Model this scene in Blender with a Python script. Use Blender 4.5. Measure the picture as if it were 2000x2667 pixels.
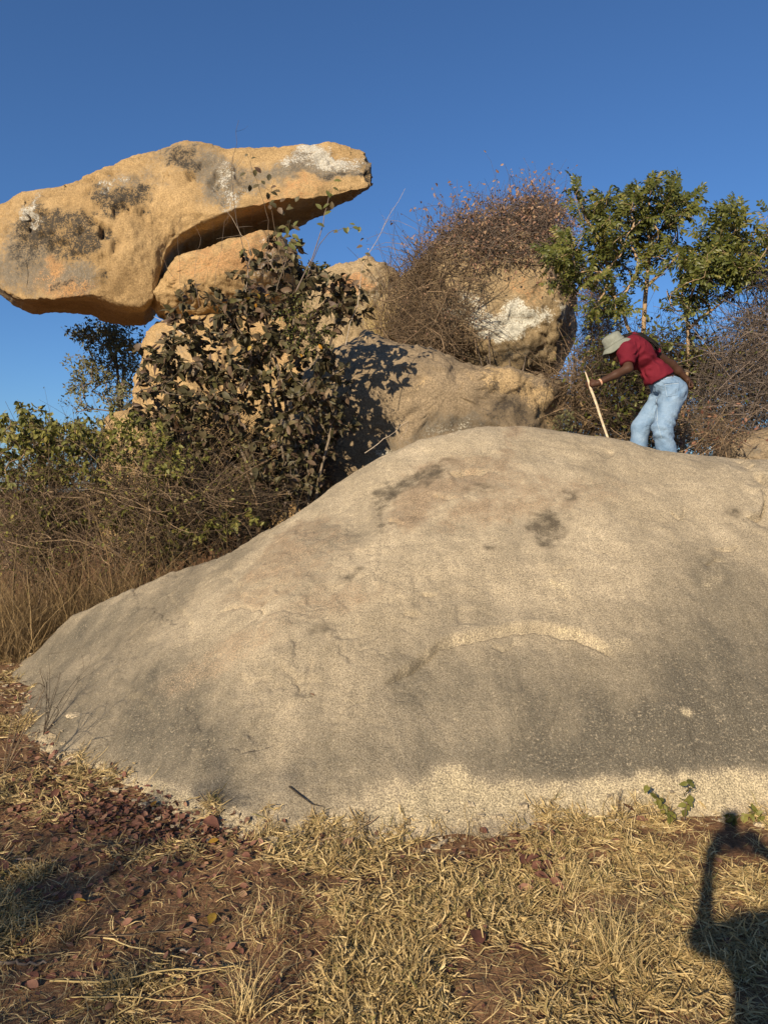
import bpy, math, random
import numpy as np
from mathutils import Vector, Matrix
from mathutils.bvhtree import BVHTree

for o in list(bpy.data.objects):
    bpy.data.objects.remove(o)
sc = bpy.context.scene
COL = sc.collection
R = math.radians

# ------------------------------------------------------------------ camera
F = 1846.0 / 2000.0            # focal length / frame width
CAMP = np.array([0.0, 0.0, 1.55])
PITCH = -math.atan(53.0 / 1846.0)
cd = bpy.data.cameras.new('camera')
cd.sensor_fit = 'HORIZONTAL'
cd.sensor_width = 36.0
cd.lens = 36.0 * F
cd.clip_start = 0.05
cd.clip_end = 9000.0
cam = bpy.data.objects.new('camera', cd)
COL.objects.link(cam)
cam.location = CAMP
cam.rotation_euler = (math.pi / 2 + PITCH, 0, 0)
sc.camera = cam

# ------------------------------------------------------------------ light
AZ = R(26.2)                   # the sun's rays run forward and to the right
EL = R(23.0)
SUN_D = np.array([math.sin(AZ) * math.cos(EL), math.cos(AZ) * math.cos(EL), -math.sin(EL)])
w = bpy.data.worlds.new('World')
sc.world = w
w.use_nodes = True
nt = w.node_tree
sky = nt.nodes.new('ShaderNodeTexSky')
sky.sky_type = 'NISHITA'
sky.sun_disc = False
sky.sun_elevation = EL
sky.sun_rotation = AZ + math.pi
sky.altitude = 0.0
sky.air_density = 1.0
sky.dust_density = 0.5
sky.ozone_density = 8.5
bg = nt.nodes['Background']
bg.inputs['Strength'].default_value = 0.082
nt.links.new(sky.outputs[0], bg.inputs['Color'])
sl = bpy.data.lights.new('sun', 'SUN')
sl.energy = 5.0
sl.angle = R(0.53)
sl.color = (1.0, 0.85, 0.63)
sun = bpy.data.objects.new('sun', sl)
COL.objects.link(sun)
sun.rotation_euler = Vector(SUN_D).to_track_quat('-Z', 'Y').to_euler()
sun.location = (-20, -40, 25)
vs = sc.view_settings
vs.view_transform = 'Standard'
vs.look = 'None'
vs.exposure = 0.58
vs.gamma = 1.0
vs.use_curve_mapping = False
try:
    sc.cycles.max_bounces = 6
    sc.cycles.diffuse_bounces = 2
    sc.cycles.transmission_bounces = 3
    sc.cycles.glossy_bounces = 2
except Exception:
    pass

# ------------------------------------------------------------------ helpers
rs = np.random.RandomState
CP, SP = math.cos(PITCH), math.sin(PITCH)
def at(px, py, Y):
    """world point seen at photograph pixel (px, py), Y metres ahead"""
    a = (np.asarray(px, float) - 1000.0) / 1846.0
    b = (1333.5 - np.asarray(py, float)) / 1846.0
    dy = CP - b * SP
    dz = SP + b * CP
    Y = np.asarray(Y, float)
    return np.stack(np.broadcast_arrays(a * Y / dy, Y, 1.55 + dz * Y / dy), -1)
def proj(P):
    x = P[..., 0]; y = P[..., 1]; z = P[..., 2] - 1.55
    d = y * CP + z * SP
    u = -y * SP + z * CP
    d = np.maximum(d, 0.05)
    return 1000 + 1846 * x / d, 1333.5 - 1846 * u / d
def gpx(px, py, z=0.0):
    """ground point under a pixel"""
    b = (1333.5 - py) / 1846.0
    dz = (SP + b * CP) / (CP - b * SP)
    return at(px, py, (z - 1.55) / dz)

def _h(ix, iy, iz, s):
    n = (ix.astype(np.int64) * 374761393 + iy.astype(np.int64) * 668265263 + iz.astype(np.int64) * 2147483647 + s * 1274126177) & 0xffffffff
    n = ((n ^ (n >> 13)) * 1274126177) & 0xffffffff
    n = ((n ^ (n >> 16)) * 2246822519) & 0xffffffff
    return ((n ^ (n >> 15)) & 0xffffff) / float(0xffffff)
def vnoise(P, s=0):
    f = np.floor(P); t = P - f; t = t * t * t * (t * (t * 6 - 15) + 10)
    ix, iy, iz = f[..., 0], f[..., 1], f[..., 2]
    r = 0
    for dx in (0, 1):
        wx = t[..., 0] if dx else 1 - t[..., 0]
        for dy in (0, 1):
            wy = t[..., 1] if dy else 1 - t[..., 1]
            for dz in (0, 1):
                wz = t[..., 2] if dz else 1 - t[..., 2]
                r = r + wx * wy * wz * _h(ix + dx, iy + dy, iz + dz, s)
    return r * 2 - 1
def fbm(P, sc_=1.0, o=4, s=0, gain=0.5):
    r = 0; a = 1.0; q = P * sc_
    for k in range(o):
        r = r + a * vnoise(q + 17.3 * k, s + k); a *= gain; q = q * 2.03
    return r
def sstep(a, b, x):
    t = np.clip((x - a) / (b - a), 0, 1)
    return t * t * (3 - 2 * t)
def norm(v):
    return v / np.maximum(np.linalg.norm(v, axis=-1, keepdims=True), 1e-9)

ORG = {}
def mesh_np(name, V, F4=None, F3=None, mat=None, smooth=True, attrs=None):
    me = bpy.data.meshes.new(name)
    parts = []; starts = []; n = 0
    if F4 is not None and len(F4):
        F4 = np.asarray(F4, np.int32); parts.append(F4.ravel()); starts.append(n + 4 * np.arange(len(F4))); n += 4 * len(F4)
    if F3 is not None and len(F3):
        F3 = np.asarray(F3, np.int32); parts.append(F3.ravel()); starts.append(n + 3 * np.arange(len(F3))); n += 3 * len(F3)
    idx = np.concatenate(parts).astype(np.int32); st = np.concatenate(starts).astype(np.int32)
    me.vertices.add(len(V)); me.vertices.foreach_set('co', np.ascontiguousarray(V, np.float32).ravel())
    me.loops.add(len(idx)); me.loops.foreach_set('vertex_index', idx)
    me.polygons.add(len(st)); me.polygons.foreach_set('loop_start', st)
    me.update(calc_edges=True); me.validate()
    me.polygons.foreach_set('use_smooth', np.full(len(me.polygons), bool(smooth)))
    for k, a in (attrs or {}).items():
        at_ = me.attributes.new(k, 'FLOAT', 'POINT')
        at_.data.foreach_set('value', np.ascontiguousarray(a, np.float32))
    if mat is not None:
        me.materials.append(mat)
    return me
def link(name, me, parent=None, origin=(0, 0, 0)):
    o = bpy.data.objects.new(name, me)
    COL.objects.link(o)
    if parent is not None:
        o.parent = parent
        o.location = Vector(origin) - Vector(ORG[parent.name])
    else:
        o.location = origin
    ORG[o.name] = tuple(origin)
    return o
def tag(o, label=None, cat=None, group=None, kind=None):
    if label: o['label'] = label
    if cat: o['category'] = cat
    if group: o['group'] = group
    if kind: o['kind'] = kind
    return o
def thing(name, loc, label, cat, group=None):
    o = bpy.data.objects.new(name, None)
    o.empty_display_size = 0.1
    COL.objects.link(o); o.location = loc
    ORG[o.name] = tuple(float(v) for v in loc)
    return tag(o, label, cat, group)

class Acc:
    def __init__(s):
        s.V = []; s.Q = []; s.T = []; s.r = []; s.n = 0
    def add(s, V, Q=None, T=None, r=None):
        V = np.asarray(V, float).reshape(-1, 3)
        s.V.append(V)
        if Q is not None and len(Q): s.Q.append(np.asarray(Q) + s.n)
        if T is not None and len(T): s.T.append(np.asarray(T) + s.n)
        s.r.append(np.zeros(len(V)) if r is None else np.broadcast_to(r, (len(V),)).astype(float))
        s.n += len(V)
    def tubes(s, P, rad, sides=3, r=None):
        P = np.asarray(P, float)
        if P.ndim == 2: P = P[None]
        N, K, _ = P.shape
        rad = np.broadcast_to(rad, (N, K))
        T = np.gradient(P, axis=1); T = norm(T)
        ref = norm(np.cross(P[:, -1] - P[:, 0], np.array([0.31, 0.77, 0.55]))[:, None, :] + 1e-6)
        A = norm(np.cross(T, ref)); B = np.cross(T, A)
        ang = np.arange(sides) * 2 * math.pi / sides
        V = P[:, :, None, :] + rad[:, :, None, None] * (A[:, :, None, :] * np.cos(ang)[None, None, :, None] + B[:, :, None, :] * np.sin(ang)[None, None, :, None])
        i = np.arange(N)[:, None, None] * K * sides; k = np.arange(K - 1)[None, :, None] * sides; j = np.arange(sides)[None, None, :]
        j2 = (j + 1) % sides
        a = i + k + j; b = i + k + j2
        Q = np.stack([a, b, b + sides, a + sides], -1).reshape(-1, 4)
        rr = np.zeros(N) if r is None else np.broadcast_to(r, (N,))
        s.add(V.reshape(-1, 3), Q=Q, r=np.repeat(rr, K * sides))
    def ribbons(s, P, wid, side, r=None):
        P = np.asarray(P, float); N, K, _ = P.shape
        wid = np.broadcast_to(wid, (N, K))
        L = P - side[:, None, :] * wid[:, :, None] * 0.5; Rr = P + side[:, None, :] * wid[:, :, None] * 0.5
        V = np.stack([L, Rr], 2)
        i = np.arange(N)[:, None] * K * 2; k = np.arange(K - 1)[None, :] * 2
        a = i + k
        Q = np.stack([a, a + 1, a + 3, a + 2], -1).reshape(-1, 4)
        rr = np.zeros(N) if r is None else np.broadcast_to(r, (N,))
        s.add(V.reshape(-1, 3), Q=Q, r=np.repeat(rr, K * 2))
    def leaves(s, pos, d, n, L, W, tpl, r=None, curl=0.15, fold=0.25):
        pos = np.asarray(pos, float); N = len(pos)
        d = norm(np.asarray(d, float)); sd = norm(np.cross(np.asarray(n, float), d)); n = np.cross(d, sd)
        t, q = tpl[0][:, 0], tpl[0][:, 1]
        L = np.broadcast_to(L, (N,)); W = np.broadcast_to(W, (N,)); curl = np.broadcast_to(curl, (N,)); fold = np.broadcast_to(fold, (N,))
        V = pos[:, None, :] + d[:, None, :] * (L[:, None] * t[None, :])[..., None] + sd[:, None, :] * (W[:, None] * q[None, :])[..., None] \
            + n[:, None, :] * (-curl[:, None] * L[:, None] * (t * t)[None, :] + fold[:, None] * W[:, None] * np.abs(q)[None, :])[..., None]
        m = len(t)
        T = (np.arange(N)[:, None, None] * m + tpl[1][None]).reshape(-1, 3)
        rr = np.random.RandomState(N).rand(N) if r is None else np.broadcast_to(r, (N,))
        s.add(V.reshape(-1, 3), T=T, r=np.repeat(rr, m))
    def build(s, name, mat, parent=None, origin=None, smooth=True, kind=None):
        V = np.concatenate(s.V)
        if origin is None:
            origin = ORG[parent.name] if parent is not None else (V[:, 0].mean(), V[:, 1].mean(), V[:, 2].min())
        origin = tuple(float(v) for v in origin)
        Q = np.concatenate(s.Q) if s.Q else None
        T = np.concatenate(s.T) if s.T else None
        me = mesh_np(name, V - np.array(origin), Q, T, mat, smooth, {'rnd': np.concatenate(s.r)})
        o = link(name, me, parent, origin)
        if kind: o['kind'] = kind
        return o

OVATE = (np.array([[0, 0], [.12, .22], [.12, -.22], [.32, 0], [.38, .47], [.38, -.47], [.68, 0], [.7, .38], [.7, -.38], [1, 0]]),
         np.array([[0, 3, 1], [0, 2, 3], [1, 3, 4], [2, 5, 3], [3, 6, 4], [3, 5, 6], [4, 6, 7], [5, 8, 6], [6, 9, 7], [6, 8, 9]]))
DIAM = (np.array([[0, 0], [.45, .5], [.45, -.5], [1, 0]]), np.array([[0, 3, 1], [0, 2, 3]]))
LANCE = (np.array([[0, 0], [.3, .42], [.3, -.42], [.7, .4], [.7, -.4], [1, 0], [.5, 0]]),
         np.array([[0, 6, 1], [0, 2, 6], [1, 6, 3], [2, 4, 6], [3, 6, 5], [4, 5, 6]]))

# ------------------------------------------------------------------ materials
def nmat(name):
    m = bpy.data.materials.new(name); m.use_nodes = True
    t = m.node_tree; b = t.nodes['Principled BSDF']
    b.inputs['Specular IOR Level'].default_value = 0.25
    return m, t, b
class NB:
    def __init__(s, t): s.t = t
    def n(s, ty, **kw):
        x = s.t.nodes.new(ty)
        for k, v in kw.items():
            if k in x.inputs: x.inputs[k].default_value = v
            else: setattr(x, k, v)
        return x
    def l(s, a, b): s.t.links.new(a, b)
    def noise(s, co, scale, detail=3, rough=0.55, dist=0.0):
        x = s.n('ShaderNodeTexNoise', Scale=scale, Detail=detail, Roughness=rough, Distortion=dist)
        s.l(co, x.inputs['Vector']); return x.outputs['Fac']
    def ramp(s, f, stops):
        x = s.t.nodes.new('ShaderNodeValToRGB'); e = x.color_ramp.elements
        while len(e) < len(stops): e.new(0.5)
        for k, (p, c) in enumerate(stops):
            e[k].position = p; e[k].color = (c[0], c[1], c[2], 1) if isinstance(c, (tuple, list)) else (c, c, c, 1)
        s.l(f, x.inputs[0]); return x.outputs[0]
    def mix(s, f, a, b, mode='MIX'):
        x = s.t.nodes.new('ShaderNodeMix'); x.data_type = 'RGBA'; x.blend_type = mode
        for sock, v in ((x.inputs[0], f), (x.inputs[6], a), (x.inputs[7], b)):
            if hasattr(v, 'is_linked'): s.l(v, sock)
            elif isinstance(v, (tuple, list)): sock.default_value = (v[0], v[1], v[2], 1)
            else: sock.default_value = v
        return x.outputs[2]
    def math(s, op, a, b=0.0):
        x = s.t.nodes.new('ShaderNodeMath'); x.operation = op
        for sock, v in ((x.inputs[0], a), (x.inputs[1], b)):
            if hasattr(v, 'is_linked'): s.l(v, sock)
            else: sock.default_value = v
        return x.outputs[0]
    def attr(s, name):
        x = s.t.nodes.new('ShaderNodeAttribute'); x.attribute_name = name; return x.outputs['Fac']

def rock_mat(name, a, b, grey, dark, pale, orange, grain=70.0, gr=0.5, bump=0.6, coarse=9.0, speck=(0.55, 1.35), relief=.012, streak=False):
    m, t, bs = nmat(name); k = NB(t)
    co = t.nodes.new('ShaderNodeTexCoord').outputs['Object']
    n1 = k.noise(co, 1.1, 5, 0.6, 0.6)
    n2 = k.noise(co, 4.5, 5, 0.65)
    n3 = k.noise(co, coarse, 6, 0.7)
    c = k.mix(k.ramp(n1, [(.36, 0), (.62, 1)]), a, b)
    c = k.mix(k.ramp(n2, [(.35, .75), (.65, 1.18)]), 0.0, c) if False else k.mix(1.0, c, k.ramp(n2, [(.3, .82), (.7, 1.12)]), 'MULTIPLY')
    g1 = k.noise(co, grain, 2, 0.6)
    g2 = k.noise(co, grain * 2.6, 2, 0.6)
    nz = k.math('ADD', k.math('ADD', k.math('MULTIPLY', k.math('SUBTRACT', n2, .5), 1.5), k.math('MULTIPLY', k.math('SUBTRACT', n3, .5), 2.2)), k.math('MULTIPLY', k.math('SUBTRACT', g1, .5), 2.6))
    for nm, colr, br in (('grey', grey, .55), ('orange', orange, .7), ('dark', dark, .9), ('pale', pale, .75)):
        at__ = k.attr(nm)
        f = k.math('ADD', at__, k.math('MULTIPLY', nz, br))
        if nm == 'grey' and streak:
            f = k.ramp(k.math('ADD', at__, k.math('ADD', k.math('MULTIPLY', k.math('SUBTRACT', g1, .5), 1.1), k.math('MULTIPLY', k.math('SUBTRACT', n3, .5), .5))), [(.08, 0), (1.0, 1)])
        else:
            f = k.math('MULTIPLY', k.ramp(f, [(.27, 0), (.78, 1)]), k.ramp(at__, [(0.02, 0), (.35, 1)]))
        c = k.mix(f, c, colr)
    c = k.mix(k.math('MULTIPLY', k.ramp(k.noise(co, grain * .55, 2, .7), [(.56, 0), (.66, .4)]), k.attr('grey')), c, a)
    sp = k.math('ADD', k.math('MULTIPLY', g1, .6), k.math('MULTIPLY', g2, .4))
    c = k.mix(gr, c, k.mix(1.0, c, k.ramp(sp, [(.38, speck[0]), (.5, .9), (.60, speck[1])]), 'MULTIPLY'))
    if streak:
        mp = t.nodes.new('ShaderNodeMapping'); mp.inputs['Scale'].default_value = (9.0, 1.1, 1.1); mp.inputs['Rotation'].default_value = (0, 0, .25); k.l(co, mp.inputs['Vector'])
        c = k.mix(1.0, c, k.ramp(k.noise(mp.outputs[0], 1.6, 5, .7, .4), [(.3, .88), (.5, 1.0), (.72, 1.08)]), 'MULTIPLY')
    k.l(c, bs.inputs['Base Color'])
    bs.inputs['Roughness'].default_value = 0.9
    bs.inputs['Specular IOR Level'].default_value = 0.15
    h = k.math('ADD', k.math('MULTIPLY', n3, relief), k.math('ADD', k.math('MULTIPLY', g1, .006), k.math('MULTIPLY', g2, .003)))
    bp = t.nodes.new('ShaderNodeBump'); bp.inputs['Strength'].default_value = bump; bp.inputs['Distance'].default_value = 1.0
    k.l(h, bp.inputs['Height']); k.l(bp.outputs[0], bs.inputs['Normal'])
    return m
def leaf_mat(name, stops, trans=0.25, rough=0.55):
    m, t, bs = nmat(name); k = NB(t)
    oi = t.nodes.new('ShaderNodeObjectInfo')
    f = k.math('FRACT', k.math('ADD', k.attr('rnd'), k.math('MULTIPLY', oi.outputs['Random'], 0.97)))
    co = t.nodes.new('ShaderNodeTexCoord').outputs['Object']
    c = k.ramp(f, stops)
    c = k.mix(1.0, c, k.ramp(k.noise(co, 35, 2), [(.3, .75), (.7, 1.2)]), 'MULTIPLY')
    k.l(c, bs.inputs['Base Color']); bs.inputs['Roughness'].default_value = rough
    tr = t.nodes.new('ShaderNodeBsdfTranslucent'); k.l(c, tr.inputs['Color'])
    mx = t.nodes.new('ShaderNodeMixShader'); mx.inputs[0].default_value = trans
    k.l(bs.outputs[0], mx.inputs[1]); k.l(tr.outputs[0], mx.inputs[2])
    k.l(mx.outputs[0], t.nodes['Material Output'].inputs['Surface'])
    return m
def stem_mat(name, stops, bump=0.3, scale=25):
    m, t, bs = nmat(name); k = NB(t)
    co = t.nodes.new('ShaderNodeTexCoord').outputs['Object']
    c = k.ramp(k.attr('rnd'), stops)
    n = k.noise(co, scale, 4)
    c = k.mix(1.0, c, k.ramp(n, [(.3, .65), (.7, 1.25)]), 'MULTIPLY')
    k.l(c, bs.inputs['Base Color']); bs.inputs['Roughness'].default_value = 0.85
    bp = t.nodes.new('ShaderNodeBump'); bp.inputs['Strength'].default_value = bump; bp.inputs['Distance'].default_value = 0.01
    k.l(n, bp.inputs['Height']); k.l(bp.outputs[0], bs.inputs['Normal'])
    return m

M = {}
M['slab'] = rock_mat('slab_granite', (.445, .362, .245), (.365, .295, .196), (.108, .094, .070), (.095, .076, .052), (.385, .315, .200), (.275, .203, .130), grain=125, gr=1.0, bump=1.0, coarse=10, speck=(.40, 1.6), relief=.014, streak=True)
M['gold'] = rock_mat('golden_granite', (.385, .262, .128), (.310, .205, .095), (.165, .138, .102), (.045, .038, .030), (.38, .355, .30), (.35, .20, .09), grain=40, gr=.75, bump=.9, coarse=13, relief=.013)
M['brownrock'] = rock_mat('brown_granite', (.245, .185, .118), (.195, .145, .090), (.13, .11, .082), (.07, .056, .042), (.42, .38, .30), (.37, .26, .135), grain=50, gr=.85, bump=.7, coarse=9)
M['lichen'] = rock_mat('lichen_granite', (.32, .235, .135), (.25, .185, .105), (.18, .155, .115), (.05, .043, .036), (.44, .42, .355), (.33, .18, .085), grain=40, gr=.75, bump=.9, coarse=11, relief=.013)

def soil_mat():
    m, t, bs = nmat('red_soil'); k = NB(t)
    co = t.nodes.new('ShaderNodeTexCoord').outputs['Object']
    n1 = k.noise(co, 1.3, 4, .6, .5); n2 = k.noise(co, 60, 4, .7); n3 = k.noise(co, 14, 4, .6)
    c = k.mix(k.ramp(n1, [(.35, 0), (.65, 1)]), (.16, .082, .043), (.215, .125, .066))
    c = k.mix(1.0, c, k.ramp(n2, [(.3, .55), (.5, .95), (.7, 1.5)]), 'MULTIPLY')
    c = k.mix(1.0, c, k.ramp(n3, [(.3, .8), (.7, 1.15)]), 'MULTIPLY')
    k.l(c, bs.inputs['Base Color']); bs.inputs['Roughness'].default_value = .95; bs.inputs['Specular IOR Level'].default_value = .1
    bp = t.nodes.new('ShaderNodeBump'); bp.inputs['Strength'].default_value = .8; bp.inputs['Distance'].default_value = 1.0
    k.l(k.math('ADD', k.math('MULTIPLY', n2, .008), k.math('MULTIPLY', n3, .02)), bp.inputs['Height']); k.l(bp.outputs[0], bs.inputs['Normal'])
    return m
M['soil'] = soil_mat()
M['bush_leaf'] = leaf_mat('dull_olive_leaf', [(0, (.060, .052, .026)), (.3, (.095, .082, .038)), (.55, (.125, .098, .052)), (.75, (.10, .062, .042)), (.9, (.17, .115, .07)), (1, (.12, .115, .04))], .3, .5)
M['top_leaf'] = leaf_mat('fresh_olive_leaf', [(0, (.11, .12, .035)), (.6, (.15, .15, .05)), (1, (.12, .08, .045))], .3, .45)
M['tree_leaf'] = leaf_mat('dark_green_leaflet', [(0, (.062, .074, .017)), (.5, (.105, .115, .026)), (.85, (.16, .16, .038)), (1, (.22, .18, .045))], .3, .38)
M['lush_leaf'] = leaf_mat('yellow_green_leaf', [(0, (.105, .11, .026)), (.5, (.175, .17, .042)), (.85, (.25, .23, .06)), (1, (.32, .26, .07))], .35, .5)
M['far_leaf'] = leaf_mat('grey_green_leaf', [(0, (.105, .105, .045)), (1, (.19, .175, .08))], .25, .6)
M['dry_pink'] = leaf_mat('dry_pink_leaf', [(0, (.20, .11, .075)), (.5, (.30, .175, .12)), (.8, (.26, .17, .09)), (1, (.38, .24, .15))], .2, .7)
M['litter'] = leaf_mat('red_brown_litter', [(0, (.11, .045, .03)), (.5, (.17, .075, .048)), (.85, (.22, .11, .07)), (1, (.30, .18, .10))], .1, .65)
M['yellow_leaf'] = leaf_mat('yellow_leaf', [(0, (.42, .29, .05)), (1, (.50, .22, .03))], .3, .5)
M['stem'] = stem_mat('grey_brown_stem', [(0, (.11, .085, .06)), (1, (.20, .155, .11))])
M['bark'] = stem_mat('tan_bark', [(0, (.30, .205, .12)), (1, (.36, .25, .15))], .6, 18)
M['twig'] = stem_mat('dry_twig', [(0, (.08, .055, .036)), (.6, (.16, .11, .066)), (1, (.32, .22, .13))])
M['twig_grey'] = stem_mat('grey_twig', [(0, (.085, .068, .055)), (.6, (.15, .115, .09)), (1, (.24, .18, .14))])
M['twig_dark'] = stem_mat('dark_twig', [(0, (.035, .026, .018)), (1, (.08, .055, .036))])
M['twig_pale'] = stem_mat('pale_twig', [(0, (.34, .27, .20)), (1, (.42, .35, .27))])
M['straw'] = leaf_mat('dry_straw', [(0, (.27, .18, .078)), (.3, (.46, .335, .15)), (.80, (.64, .49, .245)), (.93, (.27, .20, .08)), (1, (.19, .17, .06))], .2, .6)
M['brown_straw'] = leaf_mat('brown_straw', [(0, (.075, .050, .024)), (.5, (.18, .118, .055)), (1, (.36, .25, .12))], .2, .7)

# ------------------------------------------------------------------ ground
def ground_z(X, Y):
    X = np.asarray(X, float); Y = np.asarray(Y, float)
    P = np.stack([X, Y, np.zeros_like(X)], -1)
    near = 1 - sstep(8, 14, np.hypot(X, Y - 3))
    z = near * (0.016 * fbm(P, 2.2, 3, 5) + 0.009 * fbm(P, 11, 3, 9))
    z = z + (1 - near) * 0.10 * fbm(P, 0.25, 3, 21)
    hill = sstep(7.6, 11.5, Y) * sstep(-2.2, 0.4, X) * (1 - sstep(22, 60, Y)) * (1 - sstep(14, 40, X))
    z = z + 1.75 * hill
    pile = np.exp(-(((X + 3.0) / 3.6) ** 2 + ((Y - 14.0) / 3.0) ** 2))
    return z + 0.9 * pile
def graded(fine0, fine1, step, lo, hi, n):
    a = fine0 - np.geomspace(step, fine0 - lo, n)[::-1] ; b = fine1 + np.geomspace(step, hi - fine1, n)
    return np.concatenate([a, np.arange(fine0, fine1, step), b])
gx = graded(-5.0, 3.2, 0.04, -3500, 3500, 42)
gy = graded(1.3, 7.6, 0.04, -3500, 3500, 50)
GX, GY = np.meshgrid(gx, gy)
GZ = ground_z(GX, GY)
nx, ny = len(gx), len(gy)
def grid_faces(nx, ny):
    i = np.arange(nx - 1)[None, :]; j = np.arange(ny - 1)[:, None] * nx
    a = (i + j)
    return np.stack([a, a + 1, a + 1 + nx, a + nx], -1).reshape(-1, 4)
ground = link('ground', mesh_np('ground', np.stack([GX, GY, GZ], -1).reshape(-1, 3), grid_faces(nx, ny), None, M['soil']))
tag(ground, 'bare red brown soil under the dry grass in front of the slab', 'ground', None, 'structure')

# ------------------------------------------------------------------ big slab in the foreground
def blob_mask(px, py, specs):
    m = np.zeros_like(px)
    for (cx, cy, rx, ry, ang, amp) in specs:
        c, s_ = math.cos(R(ang)), math.sin(R(ang))
        dx, dy = px - cx, py - cy
        u = (dx * c + dy * s_) / rx; v = (-dx * s_ + dy * c) / ry
        m = 1 - (1 - m) * (1 - amp * (1 - sstep(0.15, 1.4, np.sqrt(u * u + v * v))))
    return m
def seg_dist(Q, A, B):
    d = B - A; t = np.clip(((Q - A) @ d) / (d @ d), 0, 1)
    v = Q - (A + t[..., None] * d)
    side = d[0] * v[..., 1] - d[1] * v[..., 0]
    return np.hypot(v[..., 0], v[..., 1]), side, t
cp = []
for px, py, Y in [
    # left to right, foot to crest
    (130, 1850, 4.75), (110, 1760, 5.6), (80, 1720, 6.25),
    (250, 1850, 4.4), (220, 1728, 5.2), (193, 1606, 6.15),
    (400, 1900, 3.95), (400, 1750, 4.4), (390, 1645, 5.0), (362, 1542, 5.9), (372, 1572, 6.5), (300, 1590, 6.35), (270, 1578, 5.9), (480, 1522, 6.5), (600, 1468, 6.6), (700, 1412, 6.7),
    (560, 1900, 3.8), (560, 1700, 4.3), (560, 1556, 4.85), (490, 1492, 5.85), (603, 1440, 5.9),
    (700, 1900, 3.72), (700, 1700, 4.15), (700, 1500, 4.8), (710, 1400, 5.4), (723, 1372, 5.95),
    (892, 1260, 6.1), (880, 1350, 5.35),
    (1000, 1950, 3.5), (1000, 1850, 3.68), (1000, 1700, 4.0), (1000, 1500, 4.5), (1000, 1350, 5.1), (1000, 1250, 5.65), (1000, 1197, 6.2),
    (1109, 1149, 6.3), (1205, 1124, 6.35),
    (1400, 1960, 3.5), (1400, 1850, 3.66), (1400, 1700, 3.93), (1400, 1500, 4.4), (1400, 1350, 4.9), (1400, 1250, 5.3), (1400, 1175, 5.75), (1385, 1114, 6.3),
    (1500, 1130, 6.25), (1610, 1153, 6.2),
    (1720, 1960, 3.52), (1720, 1850, 3.67), (1720, 1700, 3.96), (1720, 1500, 4.42), (1720, 1350, 4.88), (1720, 1250, 5.3), (1720, 1172, 6.0),
    (2000, 1950, 3.55), (2000, 1850, 3.7), (2000, 1700, 4.0), (2000, 1500, 4.45), (2000, 1350, 4.9), (2000, 1250, 5.35), (2000, 1196, 5.9),
    (2400, 1900, 3.75), (2400, 1600, 4.3), (2400, 1350, 5.1), (2400, 1240, 6.0)]:
    cp.append(at(px, py, Y))
CONTACT = [(72, 1702), (30, 1760), (42, 1830), (108, 1930), (200, 2000), (300, 2052), (430, 2118), (560, 2160), (700, 2182), (850, 2188), (1000, 2178), (1200, 2165), (1400, 2150), (1600, 2142), (1800, 2130), (2000, 2125), (2400, 2120)]
cw = [gpx(*p, 0.0) for p in CONTACT]
for k, p in enumerate(cw):
    cp.append(p - np.array([0, 0, .01]))
    a = cw[max(k - 1, 0)]; b = cw[min(k + 1, len(cw) - 1)]
    t_ = b - a; nrm = np.array([t_[1], -t_[0], 0]); nrm /= np.linalg.norm(nrm)
    cp.append(p + nrm * 0.25 + np.array([0, 0, -.17]))
    if k % 2 == 0: cp.append(p + nrm * 0.8 + np.array([0, 0, -.5]))
for X, Y, z in [(-3.3, 7.3, -.35), (-2.6, 7.6, -.25), (-1.9, 7.6, .15), (-1.0, 7.8, .45), (-.3, 7.6, 1.15), (0.5, 7.4, 1.7), (1.2, 7.0, 2.0), (2.0, 6.7, 1.80), (2.6, 7.15, 1.62), (2.0, 7.4, 1.66), (3.3, 7.0, 1.6),
                (-1.8, 8.6, -.5), (-.6, 8.8, -.2), (.6, 8.8, .7), (1.6, 8.6, 1.2), (2.6, 8.6, 1.1), (3.6, 8.4, 1.0), (0.5, 10, -.3), (2, 10, .2), (3.5, 9.8, .2),
                (4.6, 5, .9), (4.8, 6.5, 1.0), (5.4, 5, .1), (5.4, 7, .1), (4.4, 3.6, -.1), (5.4, 3.4, -.5), (-4.2, 5, -.6), (-4.4, 7, -.8), (5.2, 9, -.2)]:
    cp.append(np.array([X, Y, z]))
cp = np.array(cp)
def tps_fit(xy, z, lam):
    n = len(xy); d = np.linalg.norm(xy[:, None] - xy[None], axis=-1)
    K = np.where(d > 0, d * d * np.log(d + 1e-12), 0) + lam * np.eye(n)
    Pm = np.c_[np.ones(n), xy]
    A = np.zeros((n + 3, n + 3)); A[:n, :n] = K; A[:n, n:] = Pm; A[n:, :n] = Pm.T
    return np.linalg.solve(A, np.r_[z, 0, 0, 0])
cxy = cp[:, :2]
cw_ = tps_fit(cxy, cp[:, 2], 0.02)
def slab_base(X, Y):
    q = np.stack([X, Y], -1).reshape(-1, 2); out = np.empty(len(q))
    for s0 in range(0, len(q), 40000):
        b = q[s0:s0 + 40000]; d2 = ((b[:, None] - cxy[None]) ** 2).sum(-1)
        out[s0:s0 + 40000] = (0.5 * d2 * np.log(d2 + 1e-12)) @ cw_[:-3] + cw_[-3] + b @ cw_[-2:]
    return out.reshape(X.shape)
sx = np.concatenate([np.arange(-3.9, 2.75, 0.0118), np.arange(2.75, 5.3, 0.05)])
sy = np.concatenate([np.arange(2.75, 3.6, 0.012), np.arange(3.6, 4.9, 0.0085), np.arange(4.9, 6.7, 0.0135), np.arange(6.7, 9.8, 0.05)])
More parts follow.
